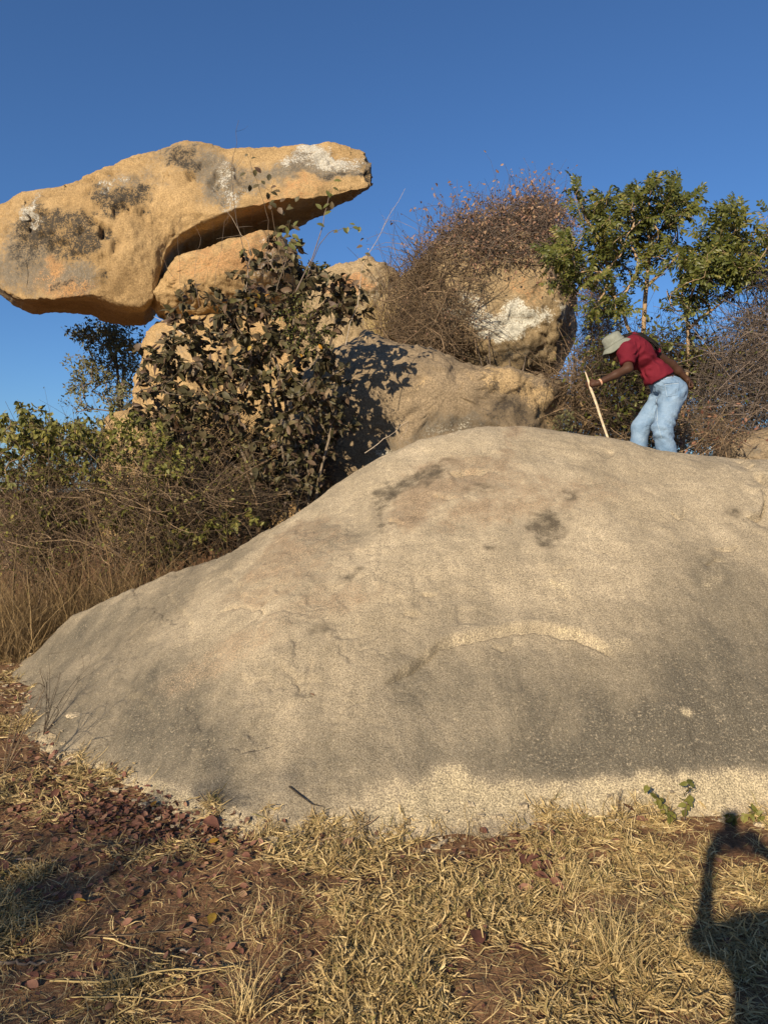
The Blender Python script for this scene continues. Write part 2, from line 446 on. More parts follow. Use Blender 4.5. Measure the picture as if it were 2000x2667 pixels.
# thin plate on a coarse lattice, then bicubic-ish refinement keeps this quick
cxs = np.linspace(-3.95, 5.35, 187); cys = np.linspace(2.7, 9.85, 144)
CX, CY = np.meshgrid(cxs, cys)
CZ = slab_base(CX, CY)
def cubic_axis(src, dst, A):
    h = src[1] - src[0]; u = np.clip((dst - src[0]) / h, 1, len(src) - 2.001); i = np.floor(u).astype(int); f = (u - i)[:, None]
    a, b, c, d = A[i - 1], A[i], A[i + 1], A[np.minimum(i + 2, len(src) - 1)]
    return b + .5 * f * (c - a + f * (2 * a - 5 * b + 4 * c - d + f * (3 * (b - c) + d - a)))
SZ = cubic_axis(cys, sy, CZ)
SZ = cubic_axis(cxs, sx, SZ.T).T
SX, SY = np.meshgrid(sx, sy)
SP3 = np.stack([SX, SY, SZ], -1)
ppx, ppy = proj(SP3)
Q2 = np.stack([SX, SY], -1)
N2 = np.stack([SX, SY, np.zeros_like(SX)], -1)
disp = 0.020 * fbm(N2, 1.1, 3, 31) + 0.009 * fbm(N2, 3.5, 3, 37) + 0.0040 * fbm(N2, 13, 3, 41)
def slab_point(px, py):
    """surface point of the slab seen at a pixel (nearest visible)"""
    d = (ppx - px) ** 2 + (ppy - py) ** 2 + np.where(SY > 6.6, 1e6, 0)
    k = np.argmin(d); return SP3.reshape(-1, 3)[k]
rng = rs(3)
ledge_band = np.zeros_like(SX)
shx = np.zeros(SX.shape + (2,))
def ledge(pts_px, h, reach, lip=0.0, wob=0.02, band=0.0, groove=0.0, gspan=(0, 1), under=0.0):
    """a broken exfoliation edge: the surface on the low side of the line lies deeper"""
    global disp, ledge_band, shx
    W = np.array([slab_point(*p)[:2] for p in pts_px])
    lo = W.min(0) - reach - .1; hi = W.max(0) + reach + .1
    i0, i1 = np.searchsorted(sx, [lo[0], hi[0]]); j0, j1 = np.searchsorted(sy, [lo[1], hi[1]])
    q = Q2[j0:j1, i0:i1]
    if q.size == 0: return
    n3 = np.stack([q[..., 0], q[..., 1], np.zeros_like(q[..., 0])], -1)
    q = q + wob * np.stack([fbm(n3, 9, 3, 71), fbm(n3, 9, 3, 77)], -1)
    best = np.full(q.shape[:2], 1e9); side = np.zeros_like(best); par = np.zeros_like(best); nvx = np.zeros_like(best); nvy = np.zeros_like(best)
    for k in range(len(W) - 1):
        d, s_, t = seg_dist(q, W[k], W[k + 1])
        m = d < best
        best = np.where(m, d, best); side = np.where(m, s_, side); par = np.where(m, (k + t) / (len(W) - 1), par)
        tv = (W[k + 1] - W[k]) / np.linalg.norm(W[k + 1] - W[k]); nvx = np.where(m, -tv[1], nvx); nvy = np.where(m, tv[0], nvy)
    endf = sstep(0, .18, par) * (1 - sstep(.82, 1, par))
    sd = np.where(side > 0, best, -best)        # + is left of travel
    low = (1 - sstep(0.0, 0.012, sd)) * (1 - sstep(0, reach, -sd))
    disp[j0:j1, i0:i1] -= h * endf * low
    if groove: disp[j0:j1, i0:i1] -= groove * np.exp(-((sd + .009) / .007) ** 2) * sstep(gspan[0], gspan[0] + .08, par) * (1 - sstep(gspan[1] - .1, gspan[1], par)) * (.5 + .5 * sstep(-.4, .2, fbm(n3, 5, 2, 83)))
    if under:
        gate = sstep(gspan[0], gspan[0] + .08, par) * (1 - sstep(gspan[1] - .1, gspan[1], par)) * (.55 + .45 * sstep(-.4, .2, fbm(n3, 4, 2, 85))) * (1 - .65 * par)
        am = under * gate * (1.3 * np.exp(-((sd + .009) / .008) ** 2) - sstep(-.004, .006, sd) * (1 - sstep(.008, .07, sd)))
        shx[j0:j1, i0:i1, 0] += am * nvx; shx[j0:j1, i0:i1, 1] += am * nvy
    if lip: disp[j0:j1, i0:i1] += lip * endf * sstep(-.01, 0.01, sd) * (1 - sstep(0, .12, sd))
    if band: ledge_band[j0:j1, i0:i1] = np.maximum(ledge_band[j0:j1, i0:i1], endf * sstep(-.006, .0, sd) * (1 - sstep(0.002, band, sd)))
# the long arched flake edge (travel right->left so that the low side is below)
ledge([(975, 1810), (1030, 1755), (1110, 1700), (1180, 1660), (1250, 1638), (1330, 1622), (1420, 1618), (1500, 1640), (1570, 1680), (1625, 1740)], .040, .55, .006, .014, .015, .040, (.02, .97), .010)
ledge([(1190, 1622), (1195, 1590), (1250, 1572), (1290, 1600)], .010, .2)
ledge([(1420, 1500), (1465, 1525), (1480, 1560)], .012, .2, 0, .01, .05)
ledge([(1170, 1222), (1215, 1216), (1275, 1220)], .03, .2, 0, .01, 0, .03, (0, 1), .02)
ledge([(1940, 1350), (1975, 1338), (1988, 1315), (1985, 1285), (2010, 1262)], .045, .25, 0, .012, 0, .05, (0, 1), .025)
ledge([(1925, 1185), (1960, 1215), (1985, 1250), (2010, 1280)], .03, .25, 0, .012, 0, .05, (0, 1), .02)
ledge([(1600, 1165), (1590, 1178), (1570, 1185)], .02, .15)
for k in range(20):
    x0 = rng.uniform(330, 950); y0 = rng.uniform(1560, 1980) + max(0, (600 - x0)) * .12
    a = rng.uniform(-2.4, -0.6); L = rng.uniform(70, 210)
    p = [(x0, y0)]
    for j in range(6):
        a += rng.uniform(-.55, .55); p.append((p[-1][0] + L / 6 * math.cos(a), p[-1][1] + L / 6 * math.sin(a)))
    ledge(p[::-1] if rng.rand() < .6 else p, rng.uniform(.005, .013), rng.uniform(.08, .25), 0, .022, 0, rng.uniform(.004, .014), (.1, .9), .007)
for k in range(9):
    x0 = rng.uniform(1000, 1950); y0 = rng.uniform(1250, 1700)
    p = [(x0, y0), (x0 + rng.uniform(20, 50), y0 + rng.uniform(-25, 25)), (x0 + rng.uniform(50, 80), y0 + rng.uniform(-25, 25))]
    ledge(p, rng.uniform(.004, .009), .12, 0, .02, 0, .018, (.1, .9), .010)
tf_ = (fbm(N2, 1.5, 5, 131, .55) + 1.6) * 3.2; ff = np.floor(tf_)
disp = disp + .008 * (ff + sstep(.42, .52, tf_ - ff) - 5.1) * (1 - .6 * sstep(900, 1300, ppx))
disp = disp - .03 * np.exp(-((seg_dist(Q2, np.array(slab_point(1120, 1175)[:2]), np.array(slab_point(940, 1370)[:2]))[0]) / .13) ** 2)
SZ = SZ + disp
nb = fbm(N2, 1.6, 5, 91, .6)
wx = ppx + 60 * fbm(N2, .9, 5, 95, .6); wy = ppy + 45 * nb
greyb = np.interp(wy, [1150, 1450, 1650, 1800, 1950, 2030, 2110], [.08, .18, .42, .70, .92, .90, .3]) * np.interp(wx, [100, 500, 900, 1200, 2000], [.85, .72, .78, 1, 1.05])
greyb = np.clip(greyb + .45 * blob_mask(wx, wy, [(250, 1640, 230, 80, -24, 1), (520, 1530, 220, 55, -27, .9), (420, 1800, 300, 150, 10, .7), (860, 1400, 160, 40, -35, .8), (1950, 1620, 320, 260, 0, .5), (1800, 1960, 330, 80, 0, .8)]) - .25 * blob_mask(wx, wy, [(760, 1800, 200, 130, 0, 1), (1350, 1500, 300, 60, 0, 1)]) + .10 * fbm(N2, 2.3, 4, 92, .6) + .10 * fbm(N2 * np.array([1, .35, 1]) @ np.array([[.8, .6, 0], [-.6, .8, 0], [0, 0, 1]]), 6, 4, 93, .6), 0, 1)
paleb = np.clip(blob_mask(ppx + 40 * fbm(N2, 2.0, 4, 96, .6), ppy + 38 * nb, [
    (1220, 2090, 330, 70, 0, 1.0), (1190, 2030, 90, 60, 0, 1.0), (1700, 2090, 420, 55, 0, .95), (1900, 2060, 160, 45, 0, .8), (1000, 2130, 300, 40, 0, .9), (620, 2110, 200, 55, 15, .8), (380, 2040, 170, 45, 25, .9), (190, 1960, 100, 35, 25, .9), (1765, 1885, 24, 15, 0, .75), (1610, 1700, 20, 30, 0, .4),
    (1450, 1510, 40, 30, 40, .45), (1820, 1555, 25, 30, 0, .3)]), 0, 1)
paleb = np.maximum(paleb, ledge_band * (.22 + .38 * sstep(-.4, .5, fbm(N2, 4, 3, 99))))  # fresh broken edge is pale, its sunlit brightness put into the colour too
greyb = greyb * (1 - paleb)
darkb = blob_mask(ppx + 25 * fbm(N2, 3, 4, 97, .6), ppy + 20 * nb, [(1425, 1335, 66, 46, -20, .72), (1250, 1418, 34, 18, 0, .5), (1445, 1385, 22, 30, 0, .45), (1470, 1270, 50, 16, 0, .45), (1090, 1230, 120, 30, -28, .6), (1010, 1290, 70, 26, -45, .5), (910, 1485, 60, 18, -25, .42), (820, 1650, 70, 18, -30, .35), (1270, 1258, 50, 22, 0, .4), (1900, 1330, 30, 40, 0, .35), (330, 1650, 30, 12, 0, .35), (1000, 1350, 50, 18, -20, .4)])
orngb = blob_mask(ppx + 60 * fbm(N2, 1.5, 4, 98), ppy + 40 * nb, [(1180, 1240, 190, 60, -12, .75), (1040, 1290, 120, 60, -45, .8), (780, 1440, 150, 50, -30, .6), (880, 1560, 160, 50, -25, .5), (700, 1540, 200, 60, -20, .45), (1500, 1260, 300, 60, 0, .45), (620, 1700, 250, 60, -20, .5), (1250, 1330, 260, 50, -15, .5), (1250, 1170, 120, 25, -5, .6), (1130, 1180, 80, 25, -20, .6)])
keep = (SZ > -0.30)
fc = grid_faces(len(sx), len(sy)); kf = keep.ravel()[fc].any(1)
sV = np.stack([SX + shx[..., 0], SY + shx[..., 1], SZ], -1).reshape(-1, 3)
used = np.unique(fc[kf]); remap = np.full(len(sV), -1); remap[used] = np.arange(len(used))
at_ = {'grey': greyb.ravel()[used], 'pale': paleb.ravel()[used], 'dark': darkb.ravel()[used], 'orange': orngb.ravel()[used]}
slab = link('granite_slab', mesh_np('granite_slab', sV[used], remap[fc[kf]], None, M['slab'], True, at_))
tag(slab, 'huge smooth tan granite slab with an arched flake edge filling the foreground', 'rock')
SLAB_Z = (sx, sy, SZ)
def slab_z(X, Y):
    X = np.asarray(X, float); Y = np.asarray(Y, float)
    i = np.clip(np.searchsorted(sx, X), 1, len(sx) - 1); j = np.clip(np.searchsorted(sy, Y), 1, len(sy) - 1)
    inside = (X > sx[0]) & (X < sx[-1]) & (Y > sy[0]) & (Y < sy[-1])
    return np.where(inside, SZ[j, i], -9)
def floor_z(X, Y):
    return np.maximum(ground_z(X, Y), slab_z(X, Y))

# ------------------------------------------------------------------ boulders
def catmull_closed(P, n):
    P = np.asarray(P, float); m = len(P)
    t = np.linspace(0, m, n, endpoint=False); i = t.astype(int); f = (t - i)[:, None]
    a, b, c, d = P[(i - 1) % m], P[i % m], P[(i + 1) % m], P[(i + 2) % m]
    return b + .5 * f * (c - a + f * (2 * a - 5 * b + 4 * c - d + f * (3 * (b - c) + d - a)))
def ring_faces(nu, nv):
    """nv rings of nu points, closed around"""
    i = np.arange(nu)[None, :]; j = np.arange(nv - 1)[:, None]
    a = j * nu + i; b = j * nu + (i + 1) % nu
    return np.stack([a, b, b + nu, a + nu], -1).reshape(-1, 4)
def vert_normals(V, Q):
    n = np.zeros_like(V); fn = np.cross(V[Q[:, 2]] - V[Q[:, 0]], V[Q[:, 3]] - V[Q[:, 1]])
    for k in range(4): np.add.at(n, Q[:, k], fn)
    return norm(n)
def finish_rock(name, V, Q, T, mat, amp, seed, masks, label, pits=None, planes=(), terr=(.028, 2.8)):
    n = vert_normals(V, Q)
    tr = (fbm(V, 1.1, 4, seed + 90) + 1.5) * terr[1]; tf = np.floor(tr); V = V + n * (terr[0] * (tf + sstep(.38, .47, tr - tf) - terr[1] * 1.5))[:, None]
    V = V + n * (amp[0] * fbm(V, .9, 3, seed) + amp[1] * fbm(V, 3.0, 4, seed + 7) + amp[2] * fbm(V, 12, 3, seed + 13))[:, None]
    for (p, nn, soft) in planes:
        nn = np.array(nn, float); nn /= np.linalg.norm(nn)
        d = (V - np.array(p)) @ nn + .05 * fbm(V, 2.2, 3, seed + 3)
        V = V - nn[None] * (np.where(d > 0, d * (1 - soft), 0))[:, None]
    px, py = proj(V)
    nb = fbm(V, 1.4, 5, seed + 50, .6); nc = fbm(V, 2.2, 5, seed + 60, .6)
    A = {k: np.clip(blob_mask(px + 30 * nc, py + 34 * nb, masks.get(k, [])), 0, 1) for k in ('grey', 'pale', 'dark', 'orange')}
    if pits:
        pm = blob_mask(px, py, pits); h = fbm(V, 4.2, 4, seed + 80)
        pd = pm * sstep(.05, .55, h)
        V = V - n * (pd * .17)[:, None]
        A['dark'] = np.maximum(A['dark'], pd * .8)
    org = np.array([V[:, 0].mean(), V[:, 1].mean(), V[:, 2].min()])
    o = link(name, mesh_np(name, V - org, Q, T, mat, True, A), None, tuple(float(v) for v in org))
    return tag(o, label, 'boulder')
def boulder(name, outline, Yc, front, back, mat, label, seed=1, amp=(.08, .05, .012), masks={}, nu=240, nv=112, pw=2.3, planes=(), pits=None, centre=None):
    O = catmull_closed(np.array(outline, float), nu)
    c = np.array(centre if centre else O.mean(0), float)
    Wd = at(O[:, 0], O[:, 1], Yc); C = at(c[0], c[1], Yc)
    ph = np.linspace(0.02, math.pi - 0.02, nv)
    sn = np.abs(np.sin(ph)) ** (2 / pw); cs = np.sign(np.cos(ph)) * np.abs(np.cos(ph)) ** (2 / pw)
    rad = Wd - C
    V = C + sn[:, None, None] * rad[None] + np.where(cs > 0, -front, -back)[:, None, None] * cs[:, None, None] * np.array([0, 1.0, 0])
    V = V.reshape(-1, 3)
    # caps
    V = np.vstack([V, V[:nu].mean(0), V[-nu:].mean(0)])
    i = np.arange(nu); j = (i + 1) % nu; nl = (nv - 1) * nu
    T = np.vstack([np.stack([j, i, np.full(nu, nu * nv)], -1), np.stack([nl + i, nl + j, np.full(nu, nu * nv + 1)], -1)])
    return finish_rock(name, V, ring_faces(nu, nv), T, mat, amp, seed, masks, label, pits, planes)

# the balanced boulder: cross-sections along its length
st = np.array([  # px x, top, near lower edge, far lower edge, front depth, back depth
    (-48, 630, 660, 668, 13.9, 14.3), (-40, 590, 705, 715, 13.5, 14.8), (-22, 560, 735, 750, 13.25, 15.1), (0, 538, 752, 766, 13.1, 15.3), (40, 511, 772, 797, 13.0, 15.5), (90, 491, 775, 814, 12.9, 15.6),
    (140, 485, 772, 813, 12.85, 15.6), (190, 470, 770, 811, 12.85, 15.7), (240, 453, 772, 810, 12.8, 15.7), (262, 446, 776, 826, 12.8, 15.7), (300, 434, 788, 836, 12.85, 15.6), (338, 418, 800, 842, 12.9, 15.6), (375, 407, 800, 842, 13.0, 15.6),
    (400, 402, 775, 828, 13.05, 15.6), (415, 398, 705, 790, 13.1, 15.6), (432, 393, 652, 740, 13.1, 15.6), (455, 383, 622, 700, 13.1, 15.6), (476, 375, 606, 680, 13.1, 15.6), (518, 375, 580, 665, 13.05, 15.6), (579, 386, 553, 650, 13.0, 15.6),
    (651, 387, 522, 632, 12.95, 15.6), (723, 393, 507, 610, 12.95, 15.5), (802, 381, 491, 577, 12.95, 15.4), (856, 370, 482, 548, 12.95, 15.1), (900, 374, 476, 520, 13.0, 14.8), (935, 381, 472, 498, 13.02, 14.6), (950, 388, 471, 488, 13.05, 14.6), (960, 402, 471, 482, 13.1, 14.6), (967, 424, 470, 478, 13.2, 14.5)])
ns = 330
tt = np.interp(np.linspace(0, 1, ns), np.linspace(0, 1, 80), np.sort(np.r_[np.linspace(-48, 967, 40), np.interp(np.linspace(0, 1, 40), np.linspace(0, 1, len(st)), st[:, 0])]))
S_ = np.stack([np.interp(tt, st[:, 0], st[:, k]) for k in range(6)], -1)
kern = np.array([1, 2, 3, 2, 1.]) / 9
for k in range(1, 6):
    pad = np.r_[S_[0, k] * np.ones(2), S_[:, k], S_[-1, k] * np.ones(2)]
    S_[:, k] = np.convolve(pad, kern, 'valid')
rings = []
for x, T0, B, U, yf, yb in S_:
    e = min(1, (yb - yf) / 2.4)
    zt = at(x, T0, yf + .9 * e)
    c = [zt, at(x, T0 + .06 * (B - T0), yf + .45 * e), at(x, T0 + .28 * (B - T0), yf + .16 * e), at(x, T0 + .62 * (B - T0), yf), at(x, B - .07 * (B - T0), yf + .06 * e), at(x, B + .1 * (U - B), yf + .22 * e), at(x, B + .5 * (U - B), (yf + yb) / 2 - .15 * e),
         at(x, U, yb - .35 * e)]
    zb = c[-1][2]
    bx = at(x, 700, yb)[0]
    c += [np.array([bx, yb, zb + .35 * (zt[2] - zb)]), np.array([bx, yb - .15 * e, zb + .75 * (zt[2] - zb)]), np.array([bx * .98, yb - .7 * e, zt[2] - .06])]
    rings.append(catmull_closed(c, 180))
V = np.concatenate(rings); nu, nv = 180, ns
V = np.vstack([V, V[:nu].mean(0), V[-nu:].mean(0)])
i = np.arange(nu); j = (i + 1) % nu; nl = (nv - 1) * nu
T = np.vstack([np.stack([j, i, np.full(nu, nu * nv)], -1), np.stack([nl + i, nl + j, np.full(nu, nu * nv + 1)], -1)])
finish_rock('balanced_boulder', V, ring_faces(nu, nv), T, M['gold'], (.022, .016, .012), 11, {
    'dark': [(115, 590, 100, 70, 10, .9), (240, 605, 70, 55, 0, .8), (300, 505, 90, 38, 20, .75), (370, 520, 34, 28, 0, .8), (480, 430, 34, 44, 0, .7), (600, 480, 60, 55, 40, .6), (870, 462, 110, 16, -8, .6), (955, 430, 16, 50, 0, .9), (285, 700, 14, 44, 0, .6), (60, 660, 50, 60, 0, .45), (160, 725, 40, 14, -25, .6)],  # dark blob at the right end paints the shade on that face
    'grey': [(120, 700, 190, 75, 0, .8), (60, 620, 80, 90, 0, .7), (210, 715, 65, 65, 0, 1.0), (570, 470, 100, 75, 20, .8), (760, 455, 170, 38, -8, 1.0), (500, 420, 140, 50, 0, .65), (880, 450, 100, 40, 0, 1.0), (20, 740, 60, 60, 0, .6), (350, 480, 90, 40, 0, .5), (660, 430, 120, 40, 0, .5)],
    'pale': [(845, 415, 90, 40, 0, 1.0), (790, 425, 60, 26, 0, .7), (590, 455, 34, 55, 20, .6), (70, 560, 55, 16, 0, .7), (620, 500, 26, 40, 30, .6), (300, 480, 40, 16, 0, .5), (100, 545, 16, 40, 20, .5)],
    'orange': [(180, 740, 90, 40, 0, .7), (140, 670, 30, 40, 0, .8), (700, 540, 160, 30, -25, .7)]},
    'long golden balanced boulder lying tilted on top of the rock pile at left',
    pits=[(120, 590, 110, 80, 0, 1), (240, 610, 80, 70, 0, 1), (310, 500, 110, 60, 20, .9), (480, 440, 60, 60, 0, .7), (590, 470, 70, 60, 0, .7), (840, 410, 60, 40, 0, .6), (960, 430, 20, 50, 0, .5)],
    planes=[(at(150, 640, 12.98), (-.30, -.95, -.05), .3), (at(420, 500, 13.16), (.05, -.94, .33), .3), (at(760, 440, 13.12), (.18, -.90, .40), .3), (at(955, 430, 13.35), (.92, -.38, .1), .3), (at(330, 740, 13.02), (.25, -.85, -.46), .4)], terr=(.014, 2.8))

boulder('pillow_boulder', [(404, 805), (409, 778), (430, 748), (483, 696), (575, 664), (684, 634), (735, 630), (765, 670), (780, 730), (740, 800), (640, 840), (520, 850), (440, 840)], 14.0, 1.25, 1.3, M['gold'],
        'rounded orange boulder wedged under the balanced boulder', 21, (.04, .04, .012),
        {'orange': [(640, 650, 130, 50, -15, .9), (500, 700, 90, 40, -30, .5)], 'pale': [(690, 660, 50, 40, 0, .5)], 'grey': [(560, 690, 60, 30, 0, .3)]})
boulder('pedestal_boulder', [(418, 850), (395, 890), (375, 935), (352, 990), (345, 1060), (350, 1200), (420, 1420), (700, 1480), (1000, 1420), (1040, 1200), (990, 1000), (930, 900), (820, 830), (640, 812), (500, 815)], 13.9, 1.1, 1.6, M['gold'],
        'tan boulder behind the large leafy bush carrying the rock pile', 23, (.07, .05, .015), {'grey': [(450, 900, 60, 40, 0, .4)], 'orange': [(700, 900, 150, 80, 0, .3)]})
boulder('low_boulder', [(292, 1095), (300, 1075), (345, 1062), (400, 1068), (450, 1100), (480, 1200), (470, 1400), (400, 1480), (300, 1430), (266, 1250)], 12.3, .9, .9, M['gold'],
        'low pale boulder at the left foot of the rock pile behind green shrubs', 25, (.05, .05, .015), {})
boulder('lichened_boulder', [(800, 760), (825, 732), (874, 706), (950, 694), (1000, 700), (1030, 722), (1040, 770), (1030, 880), (1010, 1000), (900, 1060), (800, 1000), (780, 850)], 13.2, .9, 1.0, M['lichen'],
        'small orange and grey boulder between the leafy bush and the creeper boulder', 27, (.05, .06, .02),
        {'orange': [(930, 740, 70, 40, 0, .8), (880, 760, 40, 60, 0, .6)], 'grey': [(1000, 780, 40, 80, 0, .9), (930, 800, 60, 60, 0, .4)], 'pale': [(1005, 790, 30, 40, 0, .5)]})
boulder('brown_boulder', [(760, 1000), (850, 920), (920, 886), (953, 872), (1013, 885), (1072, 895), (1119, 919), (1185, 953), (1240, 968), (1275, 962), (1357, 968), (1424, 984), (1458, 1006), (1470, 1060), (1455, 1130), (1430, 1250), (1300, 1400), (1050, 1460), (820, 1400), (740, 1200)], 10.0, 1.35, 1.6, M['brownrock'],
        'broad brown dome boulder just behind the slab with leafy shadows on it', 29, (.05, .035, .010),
        {'orange': [(1340, 1010, 110, 45, 12, .95), (960, 885, 50, 14, 0, .8), (1420, 1060, 40, 60, 0, .6), (1100, 1000, 60, 30, 0, .3)], 'grey': [(1180, 1120, 160, 40, -10, .7), (1000, 1150, 60, 60, 0, .6)], 'pale': [(1010, 1160, 50, 20, 0, .4), (1455, 1080, 16, 40, 0, .6), (1180, 1130, 90, 14, -12, .35)], 'dark': [(1090, 960, 70, 40, 0, .35), (1320, 1080, 110, 30, 10, .55), (1030, 1160, 50, 20, 30, .5)]}, pw=2.2)  # right orange blobs paint the sunlit highlight, low dark blob the crevice shade
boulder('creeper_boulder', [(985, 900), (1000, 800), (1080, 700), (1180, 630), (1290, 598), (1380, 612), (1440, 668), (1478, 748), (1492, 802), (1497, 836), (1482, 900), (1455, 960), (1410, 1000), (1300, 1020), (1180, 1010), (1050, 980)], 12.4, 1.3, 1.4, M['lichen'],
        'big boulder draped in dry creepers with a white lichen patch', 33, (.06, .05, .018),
        {'pale': [(1335, 826, 105, 40, -14, 1.0), (1280, 845, 52, 36, 0, .95), (1400, 812, 50, 30, 0, .8), (1480, 820, 14, 30, 0, .8), (1240, 800, 30, 40, 0, .6), (1180, 840, 50, 50, 0, .4)], 'grey': [(1350, 905, 130, 40, -10, .5), (1200, 800, 120, 70, 0, .6), (1120, 860, 100, 60, 0, .6)], 'dark': [(1300, 925, 130, 22, -5, .55), (1470, 880, 30, 50, 0, .5)], 'orange': [(1380, 740, 90, 50, 0, .35)]},  # dark blobs paint the shade on the underside and right end facet
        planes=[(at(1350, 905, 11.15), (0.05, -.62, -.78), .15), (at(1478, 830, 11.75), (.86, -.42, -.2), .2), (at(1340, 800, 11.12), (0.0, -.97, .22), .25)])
boulder('edge_boulder', [(1880, 1185), (1905, 1150), (1950, 1125), (2010, 1108), (2080, 1110), (2130, 1180), (2120, 1300), (2000, 1330), (1890, 1280)], 8.6, .5, .6, M['brownrock'],
        'low brown boulder at the right edge beyond the slab', 35, (.03, .03, .01), {'grey': [(1960, 1150, 60, 30, 0, .5)]}, nu=180, nv=90)

# ------------------------------------------------------------------ plant machinery
def colonize(roots, targets, rng, K=6, sag=0.0, wig=0.06, back=0.35):
    """roots: list of polylines (already placed stems); every target grows a twig from the nearest wood"""
    nodes = []; dirs = []; own = []; segs = []; par = []
    for P in roots:
        P = np.asarray(P, float); segs.append(P); par.append(-1)
        d = norm(np.gradient(P, axis=0))
        for k in range(len(P)):
            nodes.append(P[k]); dirs.append(d[k]); own.append((len(segs) - 1))
    r0 = np.mean([P[0] for P in map(np.asarray, roots)], axis=0)
    order = np.argsort(np.linalg.norm(targets - r0, axis=1) + rng.rand(len(targets)) * .3)
    cap = len(nodes) + len(targets) * K
    NA = np.zeros((cap, 3)); DA = np.zeros((cap, 3)); OA = np.zeros(cap, int); n = len(nodes)
    NA[:n] = nodes; DA[:n] = dirs; OA[:n] = own
    for ti in order:
        tg = targets[ti]
        v = tg - NA[:n]; d = np.linalg.norm(v, axis=1)
        c = d * (1 + back * (1 - (v * DA[:n]).sum(1) / np.maximum(d, 1e-6)))
        k = np.argmin(c); p0 = NA[k]; dd = d[k]
        m = p0 + norm(DA[k] + .6 * v[k] / max(dd, 1e-6)) * dd * .45
        t = np.linspace(0, 1, K)[:, None]
        P = (1 - t) ** 2 * p0 + 2 * t * (1 - t) * m + t * t * tg
        P = P + wig * dd * np.sin(t * math.pi) * rng.normal(size=(K, 3)) * .6
        P[:, 2] -= sag * dd * (np.sin(t[:, 0] * math.pi))
        segs.append(P); par.append(OA[k]); si = len(segs) - 1
        g = norm(np.gradient(P, axis=0))
        NA[n:n + K - 1] = P[1:]; DA[n:n + K - 1] = g[1:]; OA[n:n + K - 1] = si; n += K - 1
    cnt = np.ones(len(segs))
    for si in range(len(segs) - 1, -1, -1):
        if par[si] >= 0: cnt[par[si]] += cnt[si]
    return segs, np.array(par), cnt
def add_wood(acc, segs, cnt, rtip, rmax, nroots, rng, sides=4, pw=.5):
    for si, P in enumerate(segs):
        a = min(rmax, rtip * cnt[si] ** pw)
        b = max(rtip * .7, a * (.75 if si < nroots else .45))
        acc.tubes(P[None], np.linspace(a, b, len(P))[None], sides if a > .006 else 3, r=rng.rand())
def in_blobs(blobs, Y, n, rng, dY=0.5, shell=0.0):
    """random points in pixel ellipses given a depth: (cx, cy, rx, ry, weight[, Y, dY])"""
    wts = np.array([b[2] * b[3] * b[4] for b in blobs]); wts = wts / wts.sum()
    idx = rng.choice(len(blobs), n, p=wts)
    v = rng.normal(size=(n, 3)); v = norm(v) * (shell + (1 - shell) * rng.rand(n, 1) ** (1 / 2.4))
    out = np.zeros((n, 3))
    for k, b in enumerate(blobs):
        m = idx == k
        y0 = b[5] if len(b) > 5 else Y; dy = b[6] if len(b) > 6 else dY
        out[m] = at(b[0] + v[m, 0] * b[2], b[1] + v[m, 1] * b[3], y0 + v[m, 2] * dy)
    return out
def walks(start, d0, L, K, rng, curl=.5, grav=0.0, up=0.0):
    """random curved polylines"""
    N = len(start); P = np.zeros((N, K, 3)); P[:, 0] = start; d = norm(d0.copy()); step = (np.broadcast_to(L, (N,)) / (K - 1))[:, None]
    tw = rng.normal(size=(N, 3)) * curl
    for k in range(1, K):
        d = norm(d + (tw + rng.normal(size=(N, 3)) * curl * .6) / K * 2 + np.array([0, 0, up - grav]) / K)
        P[:, k] = P[:, k - 1] + d * step
    return P
def leaf_mesh(name, mat, tpl=OVATE, curl=.2, fold=.2, w=.62, rnd=0.0):
    a = Acc(); a.leaves(np.zeros((1, 3)), [[1, 0, 0]], [[0, 0, 1]], 1.0, w, tpl, r=rnd, curl=curl, fold=fold)
    return mesh_np(name, np.concatenate(a.V), None, np.concatenate(a.T), mat, True, {'rnd': np.concatenate(a.r)})
def place_leaf(name, me, parent, p, d, n, L):
    d = norm(np.asarray(d, float)); s_ = norm(np.cross(n, d)); n = np.cross(d, s_)
    o = bpy.data.objects.new(name, me); COL.objects.link(o)
    o.parent = parent
    mt = Matrix(((d[0] * L, s_[0] * L, n[0] * L, p[0] - ORG[parent.name][0]), (d[1] * L, s_[1] * L, n[1] * L, p[1] - ORG[parent.name][1]), (d[2] * L, s_[2] * L, n[2] * L, p[2] - ORG[parent.name][2]), (0, 0, 0, 1)))
    o.matrix_local = mt
    return o
def tip_points(segs, k0, rng, per):
    """points and directions along the twigs' outer ends"""
    pts = []; ds = []
    for P in segs[k0:]:
        g = norm(np.gradient(P, axis=0))
        for _ in range(per):
            t = rng.uniform(.3, 1) * (len(P) - 1); i = min(int(t), len(P) - 2); f = t - i
            pts.append(P[i] * (1 - f) + P[i + 1] * f); ds.append(g[i])
    return np.array(pts), np.array(ds)

